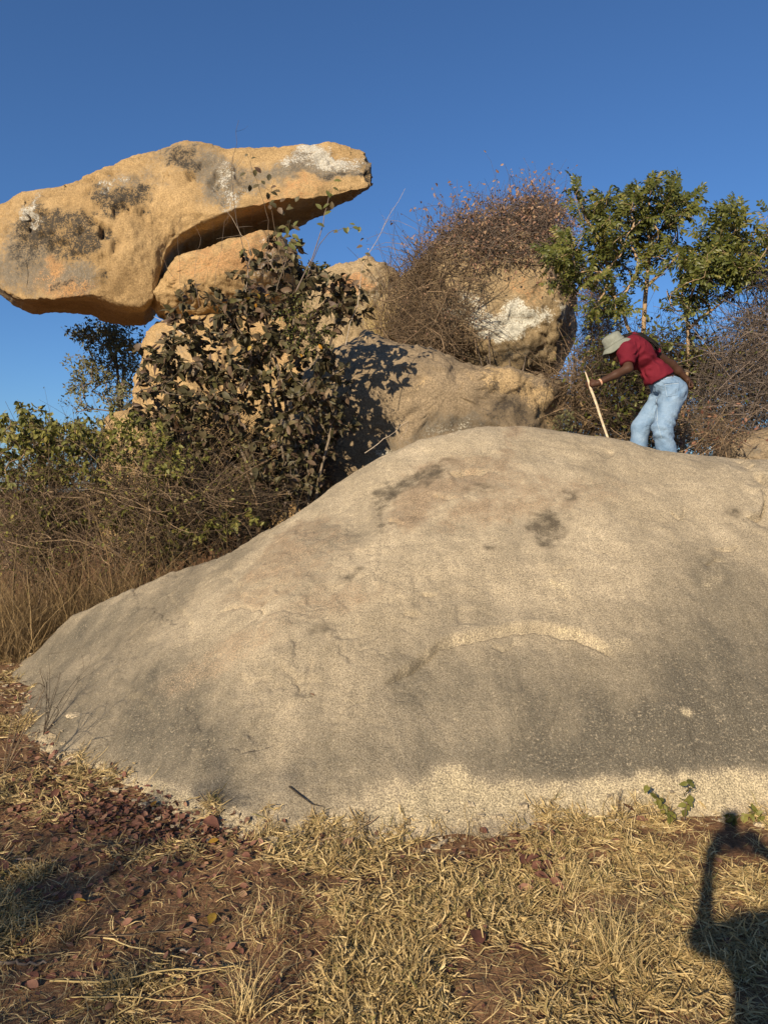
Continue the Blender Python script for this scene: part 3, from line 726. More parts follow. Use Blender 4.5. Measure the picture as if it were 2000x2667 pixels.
# ------------------------------------------------------------------ the large-leaved bush in front of the rock pile
rng = rs(101)
base = np.array([at(735, 1330, 7.9)[0], 7.9, float(ground_z(-1.1, 7.9))])
bush = thing('leafy_bush', base, 'tall dark bush with big dull olive leaves in front of the rock pile', 'bush')
def stem_path(px, n=9, Ys=7.9, wig=.05):
    P = at([p[0] for p in px], [p[1] for p in px], [p[2] if len(p) > 2 else Ys for p in px])
    t = np.linspace(0, len(px) - 1, n)
    P = np.stack([np.interp(t, np.arange(len(px)), P[:, k]) for k in range(3)], -1)
    P[1:-1] += rng.normal(size=(n - 2, 3)) * wig * .3
    return P
roots = [stem_path([(760, 1640), (745, 1330), (735, 1180), (700, 1000), (690, 800)]),
         stem_path([(790, 1640), (804, 1300), (800, 1150), (840, 950), (880, 800)]),
         stem_path([(740, 1640), (690, 1350), (620, 1150), (540, 1000), (480, 880)]),
         stem_path([(745, 1640), (700, 1300), (600, 1200), (500, 1150)]),
         stem_path([(770, 1640), (770, 1250), (740, 1000), (700, 850), (640, 740)]),
         stem_path([(780, 1640), (830, 1250), (880, 1050)])]
roots[0][0] = base + [.03, 0, -.05]
for k in range(1, 6): roots[k][0] = base + np.array([.25 * math.cos(k), .2 * math.sin(k), -.05])
BL = [(690, 900, 190, 170, 1.0), (560, 990, 160, 190, 1.0), (800, 1040, 135, 170, 1.0), (860, 800, 105, 95, .9), (660, 770, 110, 80, .9), (720, 1200, 160, 120, .9), (455, 920, 90, 120, .8), (470, 1130, 80, 90, .6), (900, 770, 60, 70, .7), (770, 700, 60, 60, .6), (870, 1010, 50, 100, .3), (660, 1330, 110, 60, .5), (395, 960, 60, 100, .7), (520, 800, 70, 80, .55), (745, 630, 65, 65, .8), (640, 690, 80, 50, .5), (930, 780, 36, 50, .45), (420, 1060, 80, 90, .6), (890, 1110, 50, 80, .35), (800, 720, 80, 60, .6)]
tg = in_blobs(BL, 7.8, 820, rng, .55)
segs, par, cnt = colonize(roots, tg, rng)
wood = Acc(); add_wood(wood, segs, cnt, .0028, .022, 6, rng)
wood.build('stem', M['stem'], bush)
lp, ld = tip_points(segs, 6, rng, 8)
def leaf_frames(lp, ld, rng, droop=.5, spread=1.0):
    d = norm(ld * .5 + rng.normal(size=lp.shape) * spread * .6 + np.array([0, 0, -droop]))
    n = norm(rng.normal(size=lp.shape) * .75 + np.array([-.15, -.6, .6]))
    return d, n
d, n = leaf_frames(lp, ld, rng)
L = .042 + .080 * rng.rand(len(lp))
big = np.argsort(-(L / lp[:, 1] ** 3 * (1 + .2 * rng.rand(len(L)))))[:300]
lm = [leaf_mesh('bush_leaf_a', M['bush_leaf'], OVATE, .3, .3, .72), leaf_mesh('bush_leaf_b', M['bush_leaf'], OVATE, -.2, .6, .56), leaf_mesh('bush_leaf_c', M['bush_leaf'], OVATE, .8, .35, .62)]
for k in big: place_leaf('leaf', lm[k % 3], bush, lp[k], d[k], n[k], L[k])
rest = np.setdiff1d(np.arange(len(L)), big)
fo = Acc(); fo.leaves(lp[rest], d[rest], n[rest], L[rest], L[rest] * rng.uniform(.5, .72, len(rest)), OVATE, rng.rand(len(rest)), rng.uniform(-.3, .9, len(rest)), rng.uniform(.1, .8, len(rest)))
fo.build('foliage', M['bush_leaf'], bush, kind='stuff')
# small yellowish sprays and orange dying leaves inside the bush
lp2 = in_blobs([(770, 820, 70, 70, 1), (800, 880, 80, 50, 1)], 7.2, 420, rng, .1)
d2, n2 = leaf_frames(lp2, np.zeros_like(lp2), rng, .2)
fo = Acc(); fo.leaves(lp2, d2, n2, rng.uniform(.02, .035, 420), rng.uniform(.012, .02, 420), LANCE, rng.rand(420) * .7)
tw = Acc(); tw.tubes(walks(lp2[:90], rng.normal(size=(90, 3)), .25, 6, rng, .5), .0012)
o = tw.build('fine_sprig', M['twig'], bush); fo.build('small_foliage', M['tree_leaf'], o, kind='stuff')
for (x, y) in [(652, 775), (676, 778), (655, 900), (830, 896), (785, 930), (760, 985), (668, 790), (690, 772)]:
    place_leaf('leaf', leaf_mesh('orange_leaf', M['yellow_leaf'], OVATE, .3, .3, .6), bush, at(x, y, 7.15), rng.normal(size=3), rng.normal(size=3) + [0, -1, .5], .06)
# long shoots standing clear of the bush
def shoot(px, r0, mat, leaves=(), Ys=7.6, lm_=None, side=0):
    P = stem_path(px, 12, Ys, .03)
    a = Acc(); a.tubes(P[None], np.linspace(r0, r0 * .3, 12)[None], 5, r=rng.rand())
    if side:
        k = rng.randint(4, 11, side); q = walks(P[k], rng.normal(size=(side, 3)) + [0, 0, .4], rng.uniform(.1, .3, side), 5, rng, .6)
        a.tubes(q, np.linspace(r0 * .35, .0008, 5)[None], 3)
    o = a.build('shoot', mat, bush)
    for (x, y, L_, dx, dz) in leaves:
        place_leaf('leaf', lm_ or lm[0], o, at(x, y, Ys - .02), np.array([dx, rng.uniform(-.3, .3), dz]), np.array([rng.uniform(-.4, .4), -.8, .5]), L_)
    return o
tlm = leaf_mesh('top_leaf', M['top_leaf'], OVATE, .2, .3, .6)
def rl(pts, s=.085): return [(x, y, s * rng.uniform(.8, 1.2), rng.uniform(-1, 1), rng.uniform(-.6, .7)) for x, y in pts]
shoot([(770, 760), (815, 660), (840, 600), (850, 545), (858, 500), (866, 480)], .007, M['twig_grey'], rl([(845, 560), (858, 530), (852, 505), (866, 488), (860, 515), (846, 590), (869, 470), (838, 545), (865, 545)]), 7.4, tlm)
shoot([(800, 720), (830, 640), (860, 600), (900, 595), (930, 590)], .005, M['twig_grey'], rl([(880, 600), (893, 592), (905, 605), (918, 590), (930, 592), (935, 605), (868, 605), (925, 585)], .07), 7.4, tlm)
shoot([(720, 760), (740, 700), (755, 640), (765, 600)], .006, M['stem'], rl([(745, 590), (760, 610), (750, 630), (770, 620), (735, 605), (765, 590), (780, 600), (755, 650), (740, 660), (770, 650), (785, 640), (760, 675), (735, 640), (748, 612), (772, 632), (764, 660)], .085), 7.4, tlm)
shoot([(650, 760), (635, 640), (610, 560), (602, 460), (610, 380), (622, 312)], .0045, M['twig_grey'], rl([(645, 400), (655, 412)], .05), 7.6, None, 2)
shoot([(640, 760), (650, 640), (600, 560), (570, 520)], .0035, M['twig_pale'], (), 7.6, None, 5)
shoot([(700, 700), (700, 600), (690, 540), (665, 460), (645, 400)], .0045, M['twig'], rl([(640, 450), (660, 490), (690, 480), (720, 485), (755, 530), (770, 525), (700, 470), (730, 500), (680, 450), (695, 500), (715, 520), (740, 560), (725, 540), (650, 480), (668, 440), (705, 545)], .075), 7.5, None, 5)
shoot([(740, 720), (720, 600), (700, 520), (715, 470)], .004, M['twig'], rl([(705, 500), (720, 540), (730, 525), (745, 545)], .07), 7.5, None, 4)
shoot([(900, 900), (930, 780), (950, 680), (990, 610), (1010, 560), (1055, 490)], .005, M['twig_pale'], rl([(945, 640), (950, 660), (942, 680), (955, 690), (948, 620), (952, 700), (940, 710)], .06), 7.5, None, 5)
shoot([(470, 760), (460, 620), (470, 560), (505, 555)], .0022, M['twig_grey'], (), 7.6)
shoot([(520, 800), (505, 690), (520, 610), (505, 580)], .002, M['twig_grey'], (), 7.6)
shoot([(450, 720), (420, 660), (380, 600), (365, 605)], .0025, M['twig'], (), 7.6)
shoot([(560, 740), (580, 600), (600, 540), (585, 590)], .002, M['twig_grey'], (), 7.6)
shoot([(480, 870), (440, 845), (400, 822)], .009, M['twig_pale'], (), 7.6)
shoot([(420, 1000), (350, 1025), (290, 1040)], .008, M['twig_grey'], (), 7.6)
shoot([(950, 1180), (1010, 1140), (1065, 1095), (1040, 1150)], .005, M['twig_pale'], (), 7.4, None, 3)

# ------------------------------------------------------------------ pinnate-leaved trees behind the person
def pinnate(name, mat, seed, m=5):
    r_ = rs(seed); a = Acc()
    t = np.linspace(.2, .95, m); pos = []; dd = []
    for s_ in (-1, 1):
        for q in t: pos.append((q, 0, -.22 * q * q)); dd.append((.55, s_ * .85, -.25))
    pos.append((1.0, 0, -.22)); dd.append((1, 0, -.35))
    pos = np.array(pos); dd = np.array(dd) + r_.normal(size=(len(pos), 3)) * .15
    a.leaves(pos, dd, np.array([[0, 0, 1.0]] * len(pos)) + r_.normal(size=(len(pos), 3)) * .25, .36, .17, LANCE, r_.rand(len(pos)) * .4, .25, .2)
    q = np.linspace(0, 1, 5)[:, None]
    a.tubes(np.concatenate([q, 0 * q, -.22 * q * q], 1)[None], .012, 3)
    return mesh_np(name, np.concatenate(a.V), np.concatenate(a.Q), np.concatenate(a.T), mat, True, {'rnd': np.concatenate(a.r)})
PIN = [pinnate('pinnate_leaf_%d' % k, M['tree_leaf'], 40 + k, 4 + k % 2) for k in range(3)]
def tree(name, basepx, Y, stems, blobs, label, seed, ntg, per, Lr=(.14, .23), rmax=.05, dY=.5, limit=300):
    r_ = rs(seed); b = at(*basepx, Y); b[2] = floor_z(b[0], b[1])
    t = thing(name, b, label, 'tree')
    global rng
    old = rng; rng = r_
    rt = [stem_path(s_, 9, Y, .03) for s_ in stems]
    rng = old
    rt[0][0] = b - [0, 0, .1]
    tg = in_blobs(blobs, Y, ntg, r_, dY)
    segs, par, cnt = colonize(rt, tg, r_, back=.5)
    tr = Acc(); brs = {}
    for si, P in enumerate(segs):
        if si < len(rt):
            tr.tubes(P[None], np.linspace(rmax if si == 0 else rmax * .7, rmax * .45, len(P))[None], 8, r=r_.rand())
        else:
            top = si
            while par[top] >= len(rt): top = par[top]
            br = brs.setdefault(top, Acc())
            a = min(rmax * .5, .0035 * cnt[si] ** .5); br.tubes(P[None], np.linspace(a, a * .5, len(P))[None], 4, r=r_.rand())
    tr.build('trunk', M['bark'], t)
    for br in brs.values(): br.build('branch', M['bark'], t)
    lp, ld = tip_points(segs, len(rt), r_, per)
    d = norm(ld * .6 + r_.normal(size=lp.shape) * .6 + [0, 0, .1]); n = norm(r_.normal(size=lp.shape) * .5 + [-.15, -.6, .7])
    L = r_.uniform(*Lr, len(lp))
    od = np.argsort(lp[:, 1] + r_.rand(len(lp)) * .2)
    for k in od[:limit]: place_leaf('leaf', PIN[k % 3], t, lp[k], d[k], n[k], L[k])
    k = od[limit:]
    if len(k):
        fo = Acc()
        for q in range(3):
            me = PIN[q]; kk = k[q::3]
            tv = np.zeros(len(me.vertices) * 3, np.float32); me.vertices.foreach_get('co', tv); tv = tv.reshape(-1, 3)
            fq = np.array([list(p.vertices) for p in me.polygons if len(p.vertices) == 4]); ft = np.array([list(p.vertices) for p in me.polygons if len(p.vertices) == 3])
            s_ = norm(np.cross(n[kk], d[kk])); nn = np.cross(d[kk], s_)
            Vv = lp[kk][:, None] + L[kk][:, None, None] * (tv[None, :, :1] * d[kk][:, None] + tv[None, :, 1:2] * s_[:, None] + tv[None, :, 2:] * nn[:, None])
            off = np.arange(len(kk))[:, None, None] * len(tv)
            fo.add(Vv.reshape(-1, 3), (off + fq[None]).reshape(-1, 4), (off + ft[None]).reshape(-1, 3), np.repeat(r_.rand(len(kk)), len(tv)))
        fo.build('foliage', M['tree_leaf'], t, kind='stuff')
    return t
tree('green_tree', (1660, 1200), 9.6, [[(1660, 1200), (1672, 900), (1680, 760), (1692, 640), (1688, 570), (1690, 520)], [(1662, 1000), (1648, 880), (1625, 810), (1590, 760), (1560, 720)], [(1688, 640), (1720, 600), (1760, 540)], [(1600, 775), (1570, 640), (1520, 560), (1500, 490)], [(1680, 750), (1730, 700), (1790, 640)]],
     [(1520, 680, 95, 100, .9), (1480, 690, 60, 70, .9), (1610, 590, 110, 90, 1), (1680, 540, 100, 70, 1), (1760, 570, 75, 90, 1), (1500, 490, 22, 45, 1.2), (1740, 500, 40, 40, 1), (1640, 505, 40, 30, 1), (1580, 760, 80, 50, .7), (1700, 660, 110, 70, .6), (1450, 660, 40, 50, .8), (1640, 700, 90, 60, .5), (1810, 520, 40, 50, .7), (1560, 560, 60, 60, .8), (1700, 490, 60, 30, .9), (1430, 690, 30, 60, .7), (1600, 800, 60, 60, .5), (1530, 800, 40, 50, .4)],
     'taller leafy green tree rising left of the bent person beside the boulder', 7, 330, 4, (.12, .2), .036, .8)
tree('green_tree', (1780, 1200), 9.0, [[(1770, 1200), (1778, 1060), (1794, 960), (1787, 860), (1790, 800), (1820, 720), (1850, 640)], [(1790, 862), (1840, 815), (1900, 770), (1950, 745)], [(1790, 850), (1780, 760), (1770, 700)], [(1830, 700), (1880, 620), (1890, 560)]],
     [(1880, 600, 60, 70, 1), (1850, 700, 90, 60, .9), (1925, 690, 60, 50, .9), (1890, 545, 30, 30, .8), (1780, 760, 45, 60, .6), (1970, 650, 50, 50, .6), (1800, 680, 50, 50, .6), (1930, 610, 40, 60, .6), (1850, 770, 60, 40, .4), (1980, 720, 40, 50, .7), (1900, 540, 40, 40, .8), (1860, 640, 50, 60, .7), (2010, 600, 40, 60, .5), (1800, 790, 40, 40, .4)],
     'slender green tree right of the bent person with a forked tan trunk', 8, 240, 4, (.12, .19), .026, .7)

# ------------------------------------------------------------------ dry creeper over the boulder
rng = rs(202)
def twig_mass(name, origin_px, Y, label, cat, blobs, n, Lr, mat, r, curl, seed, leaves=None, up=.3, dY=.5, K=7, group=None, floor=True):
    r_ = rs(seed); o0 = at(*origin_px, Y); o0[2] = floor_z(o0[0], o0[1]) if floor else o0[2]
    t = thing(name, o0, label, cat, group)
    st = in_blobs(blobs, Y, n, r_, dY)
    d0 = r_.normal(size=(n, 3)) + [0, 0, up]
    L = r_.uniform(*Lr, n)
    W = walks(st, d0, L, K, r_, curl)
    W -= (W.mean(1, keepdims=True) - st[:, None]) * .6
    rad = r_.uniform(r[0], r[1], n)[:, None] * np.linspace(1, .35, K)[None]
    a = Acc(); a.tubes(W, rad, 3, r_.rand(n))
    # a few main stems run down to the foot so the mass stands on something
    m = 14; k = r_.choice(n, m); q = np.zeros((m, K, 3)); tt_ = np.linspace(0, 1, K)[None, :, None]
    q = o0[None, None] * (1 - tt_) + st[k][:, None] * tt_ + .25 * np.sin(tt_ * math.pi) * r_.normal(size=(m, 1, 3)) * .6
    a.tubes(q, np.linspace(.012, .005, K)[None], 5, r_.rand(m))
    a.build('stem', mat, t)
    if leaves:
        mt, ln, lr, tpl, per = leaves
        idx = r_.choice(n, ln); kk = r_.randint(1, K, ln); lp = W[idx, kk] + r_.normal(size=(ln, 3)) * .012
        d = norm(r_.normal(size=(ln, 3)) + [0, 0, -.35]); nn = norm(r_.normal(size=(ln, 3)) + [0, -.5, .5]); LL = r_.uniform(*lr, ln)
        f = Acc(); f.leaves(lp, d, nn, LL, LL * r_.uniform(.4, .65, ln), tpl, r_.rand(ln), .3, .3)
        f.build('foliage', mt, t, kind='stuff')
    return t
twig_mass('dry_creeper', (1300, 940), 11.6, 'thick mat of pinkish dry creeper heaped over the top of the boulder', 'creeper',
          [(1330, 590, 120, 65, 1, 11.9, .7), (1220, 620, 90, 60, 1, 11.7, .6), (1420, 600, 70, 90, 1, 11.8, .6), (1300, 650, 150, 50, .8, 11.3, .35), (1400, 550, 65, 40, .8, 11.9, .5), (1440, 700, 40, 50, .7, 11.4, .3), (1130, 660, 60, 40, .6, 11.6, .5), (1350, 545, 60, 30, .4, 11.9, .5)], 2100, (.4, 1.3), M['twig_grey'], (.002, .007), 1.1, 61, (M['dry_pink'], 9000, (.028, .07), LANCE, 0))
twig_mass('dry_creeper', (1080, 980), 11.3, 'brown leafless creeper tangle hanging down the left side of the boulder', 'creeper',
          [(1150, 720, 110, 80, 1, 11.4, .4), (1080, 780, 80, 100, 1, 11.4, .4), (1160, 830, 90, 90, .6, 11.0, .2), (1110, 880, 110, 60, .8, 11.0, .3), (1040, 850, 50, 70, .8, 11.2, .3), (1230, 740, 60, 80, .2, 10.95, .15), (1030, 740, 40, 50, .4, 11.6, .4)], 1050, (.5, 1.7), M['twig'], (.002, .008), .9, 62, (M['dry_pink'], 500, (.025, .05), LANCE, 0))
twig_mass('dry_creeper', (1530, 1000), 10.8, 'pinkish creeper trailing down the shaded right end of the boulder', 'creeper',
          [(1540, 760, 40, 70, 1, 11.6, .4), (1545, 860, 35, 70, 1, 11.6, .4), (1530, 930, 40, 40, .8, 11.4, .3), (1575, 840, 40, 80, .8, 11.0, .4)], 600, (.3, .9), M['twig_grey'], (.002, .005), 1.2, 63, (M['dry_pink'], 1300, (.025, .055), LANCE, 0))
# straw-like grass tuft between the two boulders
def straw_tuft(name, p, n, hr, spread, label, seed, mat='straw', wd=.003, group=None, curl=.35, lean=(0, 0)):
    r_ = rs(seed); t = thing(name, p, label, 'grass', group)
    s0 = np.array(p) + np.c_[r_.normal(size=(n, 2)) * spread * .25, np.full(n, -.01)]
    d = np.c_[r_.normal(size=(n, 2)) * .33 + np.array(lean), np.ones(n)]
    W = walks(s0, d, r_.uniform(*hr, n), 6, r_, curl, grav=.5)
    sd = norm(np.cross(r_.normal(size=(n, 3)), d))
    a = Acc(); a.ribbons(W, wd * np.linspace(1, .3, 6)[None] * r_.uniform(.7, 1.3, n)[:, None], sd, r_.rand(n) * .85)
    a.build('blade', M[mat], t, kind='stuff')
    return t
straw_tuft('grass_tuft', at(1000, 880, 11.6), 260, (.5, 1.3), .35, 'straw grass tuft standing between the two lichened boulders', 64, 'straw', .008)

# ------------------------------------------------------------------ thickets behind the person
twig_mass('thorn_thicket', (1500, 1250), 9.6, 'brown twiggy thicket between the boulder and the walking stick', 'thicket',
          [(1500, 1040, 70, 90, 1), (1560, 1080, 80, 80, 1), (1440, 1000, 40, 40, .6), (1540, 980, 50, 50, .7), (1620, 1120, 60, 50, 1)], 1100, (.4, 1.4), M['twig'], (.002, .007), .9, 65, (M['brown_straw'], 700, (.03, .06), LANCE, 0))
twig_mass('thorn_thicket', (1700, 1250), 9.3, 'dark green leafed thicket directly behind the bent person', 'thicket',
          [(1640, 980, 100, 110, 1), (1750, 960, 110, 100, 1), (1850, 960, 70, 80, .7), (1700, 1100, 150, 80, 1), (1580, 950, 50, 60, .6)], 1900, (.4, 1.2), M['twig_dark'], (.002, .006), 1.2, 66, (M['tree_leaf'], 4600, (.045, .085), LANCE, 0))
twig_mass('thorn_thicket', (1900, 1250), 8.9, 'tangled grey thorn thicket at the right edge beyond the slab', 'thicket',
          [(1900, 1040, 110, 130, 1), (1960, 900, 70, 110, .9), (1990, 760, 50, 110, .7), (1850, 1130, 90, 60, 1), (1990, 1000, 60, 120, .8), (2080, 900, 90, 200, .7)], 1900, (.5, 1.8), M['twig_grey'], (.002, .007), .9, 67, (M['tree_leaf'], 900, (.03, .06), LANCE, 0))
twig_mass('thorn_thicket', (1800, 1300), 8.0, 'low bare brown twigs at the foot of the slender forked tree', 'thicket',
          [(1800, 1140, 110, 45, 1), (1880, 1130, 70, 50, 1), (1660, 1150, 60, 30, .6), (1740, 1100, 70, 60, .5)], 260, (.3, .9), M['twig'], (.002, .005), .8, 68, (M['litter'], 200, (.03, .06), LANCE, 0))
for (x, y, Y, s_) in [(1975, 850, 8.4, .07), (1985, 868, 8.4, .06), (1952, 890, 8.4, .05), (1880, 1060, 8.3, .05), (1925, 1130, 8.2, .05), (1972, 842, 8.4, .06)]:
    pass
shrub_p = at(1470, 1110, 9.0)
lt = twig_mass('lichen_shrub', (1470, 1200), 8.9, 'small green leafed shrub at the right foot of the brown boulder', 'shrub', [(1470, 1100, 28, 35, 1)], 110, (.1, .3), M['twig_dark'], (.0015, .003), 1, 69, (M['far_leaf'], 260, (.03, .05), OVATE, 0), dY=.15)

# ------------------------------------------------------------------ left side: shrubs, dry tangle, far trees
def leafy_shrub(name, basepx, Y, blobs, ntg, per, lr, matname, label, seed, nparts=200, dY=.5, tpl=OVATE, nst=5, rt=.0022):
    r_ = rs(seed); b = at(*basepx, Y); b[2] = ground_z(b[0], b[1])
    t = thing(name, b, label, 'shrub')
    tg = in_blobs(blobs, Y, ntg, r_, dY)
    k = r_.choice(ntg, nst, replace=False); roots = []
    for q in k:
        tt_ = np.linspace(0, 1, 8)[:, None]; e = tg[q]
        s0 = b + np.r_[r_.normal(size=2) * .12, -.05]
        roots.append(s0 * (1 - tt_) + e * tt_ + np.sin(tt_ * math.pi) * r_.normal(size=(1, 3)) * .16 + np.sin(tt_ * 9) * r_.normal(size=(1, 3)) * .025 * tt_)
    segs, par, cnt = colonize(roots, tg, r_)
    a = Acc(); add_wood(a, segs, cnt, rt, .016, nst, r_); a.build('stem', M['twig'], t)
    lp, ld = tip_points(segs, nst, r_, per); d, n = leaf_frames(lp, ld, r_, .55); L = r_.uniform(*lr, len(lp))
    od = np.argsort(lp[:, 1] - L * 4); me = [leaf_mesh(name + '_leaf', M[matname], tpl, c, f, .55) for c, f in ((.2, .3), (.5, .2), (0, .45))]
    for q in od[:nparts]: place_leaf('leaf', me[q % 3], t, lp[q], d[q], n[q], L[q])
    q = od[nparts:]
    if len(q):
        f = Acc(); f.leaves(lp[q], d[q], n[q], L[q], L[q] * r_.uniform(.42, .62, len(q)), tpl, r_.rand(len(q)), .25, .3); f.build('foliage', M[matname], t, kind='stuff')
    return t
leafy_shrub('green_shrub', (60, 1500), 7.3, [(180, 1200, 90, 60, .8), (100, 1100, 60, 50, .7), (60, 1140, 90, 60, 1), (40, 1220, 80, 70, 1), (150, 1150, 70, 50, .9), (120, 1230, 80, 50, .8), (-60, 1200, 80, 100, .9), (40, 1080, 50, 40, .7)], 400, 6, (.045, .085), 'lush_leaf', 'bright green leafy shrub at the left edge below the balanced boulder', 71, 260)
leafy_shrub('green_shrub', (330, 1600), 7.35, [(180, 1110, 60, 50, .7), (440, 1120, 60, 50, .5), (320, 1330, 150, 90, .45), (480, 1340, 90, 70, .4), (150, 1330, 120, 80, .4), (260, 1120, 80, 60, 1), (360, 1150, 80, 60, 1), (400, 1230, 100, 60, .8), (250, 1220, 110, 60, .8), (480, 1200, 80, 50, .7), (330, 1080, 50, 40, .6)], 460, 6, (.04, .07), 'lush_leaf', 'sparse olive green shrub in front of the low pale boulder', 72, 280)
leafy_shrub('green_shrub', (560, 1600), 7.2, [(500, 1400, 70, 40, 1), (580, 1370, 70, 40, 1), (650, 1340, 50, 40, .8), (450, 1440, 50, 30, .7)], 70, 4, (.05, .08), 'lush_leaf', 'low bright green seedling leaves along the upper left edge of the slab', 73, 200, .2, rt=.0015)
twig_mass('dry_tangle', (180, 1650), 8.1, 'dark dry twig tangle under the green shrubs at left', 'thicket',
          [(150, 1300, 180, 90, 1, 7.3, .4), (350, 1310, 130, 90, 1, 7.25, .4), (500, 1300, 120, 80, 1, 7.4, .4), (620, 1280, 90, 70, .7, 7.8, .4), (100, 1430, 150, 90, .9, 7.2, .4), (330, 1430, 110, 60, .8, 7.1, .4), (250, 1180, 150, 60, .6), (560, 1150, 90, 80, .6), (60, 1340, 100, 90, .8, 7.2, .4)], 3000, (.3, 1.2), M['twig'], (.0016, .005), .8, 74, (M['lush_leaf'], 3600, (.025, .05), LANCE, 0), dY=.55)
twig_mass('dry_tangle', (620, 1600), 8.6, 'shaded bare twig tangle under the large leafy bush', 'thicket',
          [(600, 1200, 130, 110, 1), (720, 1250, 110, 90, 1), (480, 1230, 100, 110, 1), (820, 1180, 60, 80, .6), (560, 1390, 120, 60, 1.2, 7.4, .3), (680, 1330, 90, 50, 1, 7.6, .3), (430, 1420, 90, 50, 1, 7.3, .3)], 2700, (.3, 1.0), M['twig_dark'], (.002, .005), 1.1, 75, (M['bush_leaf'], 1500, (.04, .08), LANCE, 0), dY=.4)  # dark twig colour also paints the black shade of the gaps
# tall dry grass standing in front of the tangle (nobody could count its stalks)
r_ = rs(76); n = 11000
gxp = np.where(r_.rand(n) < .2, r_.uniform(-900, -60, n), r_.uniform(-60, 640, n)); gY = r_.uniform(6.3, 8.0, n)
keepg = r_.rand(n) < np.interp(gxp, [-60, 250, 420, 640], [1, 1, .9, .5])
g0 = at(gxp, 1500, gY)[keepg]
g0[:, 2] = ground_z(g0[:, 0], g0[:, 1]); g0 = g0[(slab_z(g0[:, 0], g0[:, 1]) < .12) | ((g0[:, 1] > 6.5) & (slab_z(g0[:, 0], g0[:, 1]) < .5))]; g0[:, 2] = floor_z(g0[:, 0], g0[:, 1]) - .01
n = len(g0)
W = walks(g0, np.c_[r_.normal(size=(n, 2)) * .35, np.ones(n)], np.where(r_.rand(n) < .07, r_.uniform(1.4, 2.2, n), r_.uniform(.3, 1.15, n)), 7, r_, .75, grav=.7)
a = Acc(); a.ribbons(W, .0055 * np.linspace(1, .35, 7)[None] * r_.uniform(.6, 1.3, n)[:, None], norm(np.c_[r_.normal(size=(n, 2)), np.zeros(n)]), r_.rand(n))
tag(a.build('dry_grass', M['brown_straw'], None), 'tall brown dry grass standing left of the slab', 'grass', None, 'stuff')

def far_tree(name, basepx, Y, blobs, label, seed, ntg, per, lr, matname='far_leaf', dY=1.2, stems=None, woodmat='twig_grey', rmax=.07):
    r_ = rs(seed); b = at(*basepx, Y); b[2] = ground_z(b[0], b[1])
    t = thing(name, b, label, 'tree')
    tg = in_blobs(blobs, Y, ntg, r_, dY); c = tg.mean(0); tt_ = np.linspace(0, 1, 8)[:, None]
    roots = [(b - [0, 0, .1]) * (1 - tt_) + (c + r_.normal(size=3) * [.6, .4, .3]) * tt_ + np.sin(tt_ * math.pi) * r_.normal(size=(1, 3)) * .15 for _ in range(3)]
    segs, par, cnt = colonize(roots, tg, r_)
    a = Acc(); add_wood(a, segs[:3], cnt[:3], .006, rmax, 3, r_, 6); a.build('trunk', M[woodmat], t)
    brs = {}
    for si in range(3, len(segs)):
        top = si
        while par[top] >= 3: top = par[top]
        brs.setdefault(top, []).append(si)
    for ix in brs.values():
        a = Acc(); add_wood(a, [segs[i_] for i_ in ix], cnt[ix], .004, rmax * .5, 0, r_); a.build('branch', M[woodmat], t)
    lp, ld = tip_points(segs, 3, r_, per); lp = lp + r_.normal(size=lp.shape) * .05
    d, n = leaf_frames(lp, ld, r_, .1); L = r_.uniform(*lr, len(lp))
    f = Acc(); f.leaves(lp, d, n, L, L * .5, LANCE, r_.rand(len(L)), .2, .2); f.build('crown', M[matname], t, kind='stuff')
    return t
far_tree('background_tree', (330, 1330), 17.0, [(270, 870, 90, 50, 1), (330, 900, 70, 60, .9), (230, 960, 70, 60, .7), (320, 1020, 80, 70, .7), (200, 860, 50, 30, .7), (300, 950, 90, 60, .5), (200, 1030, 50, 50, .5)], 'dark fine leaved tree behind the rock pile under the balanced boulder', 81, 480, 11, (.05, .11), rmax=.045)
far_tree('background_tree', (860, 1300), 18.0, [(840, 720, 55, 30, 1), (870, 750, 50, 40, 1), (800, 760, 50, 50, .8)], 'dense green treetop showing above the leafy bush between boulders', 82, 200, 14, (.08, .14), 'tree_leaf')
far_tree('background_tree', (120, 1300), 30.0, [(90, 1130, 100, 50, 1), (230, 1140, 110, 50, 1)], 'hazy far tree low on the horizon behind the left shrubs', 83, 240, 9, (.14, .26), dY=2.5)
far_tree('background_tree', (300, 1300), 24.0, [(330, 1110, 90, 70, 1), (430, 1120, 90, 70, 1)], 'grey green tree beyond the low pale boulder', 84, 240, 9, (.1, .2), dY=2)

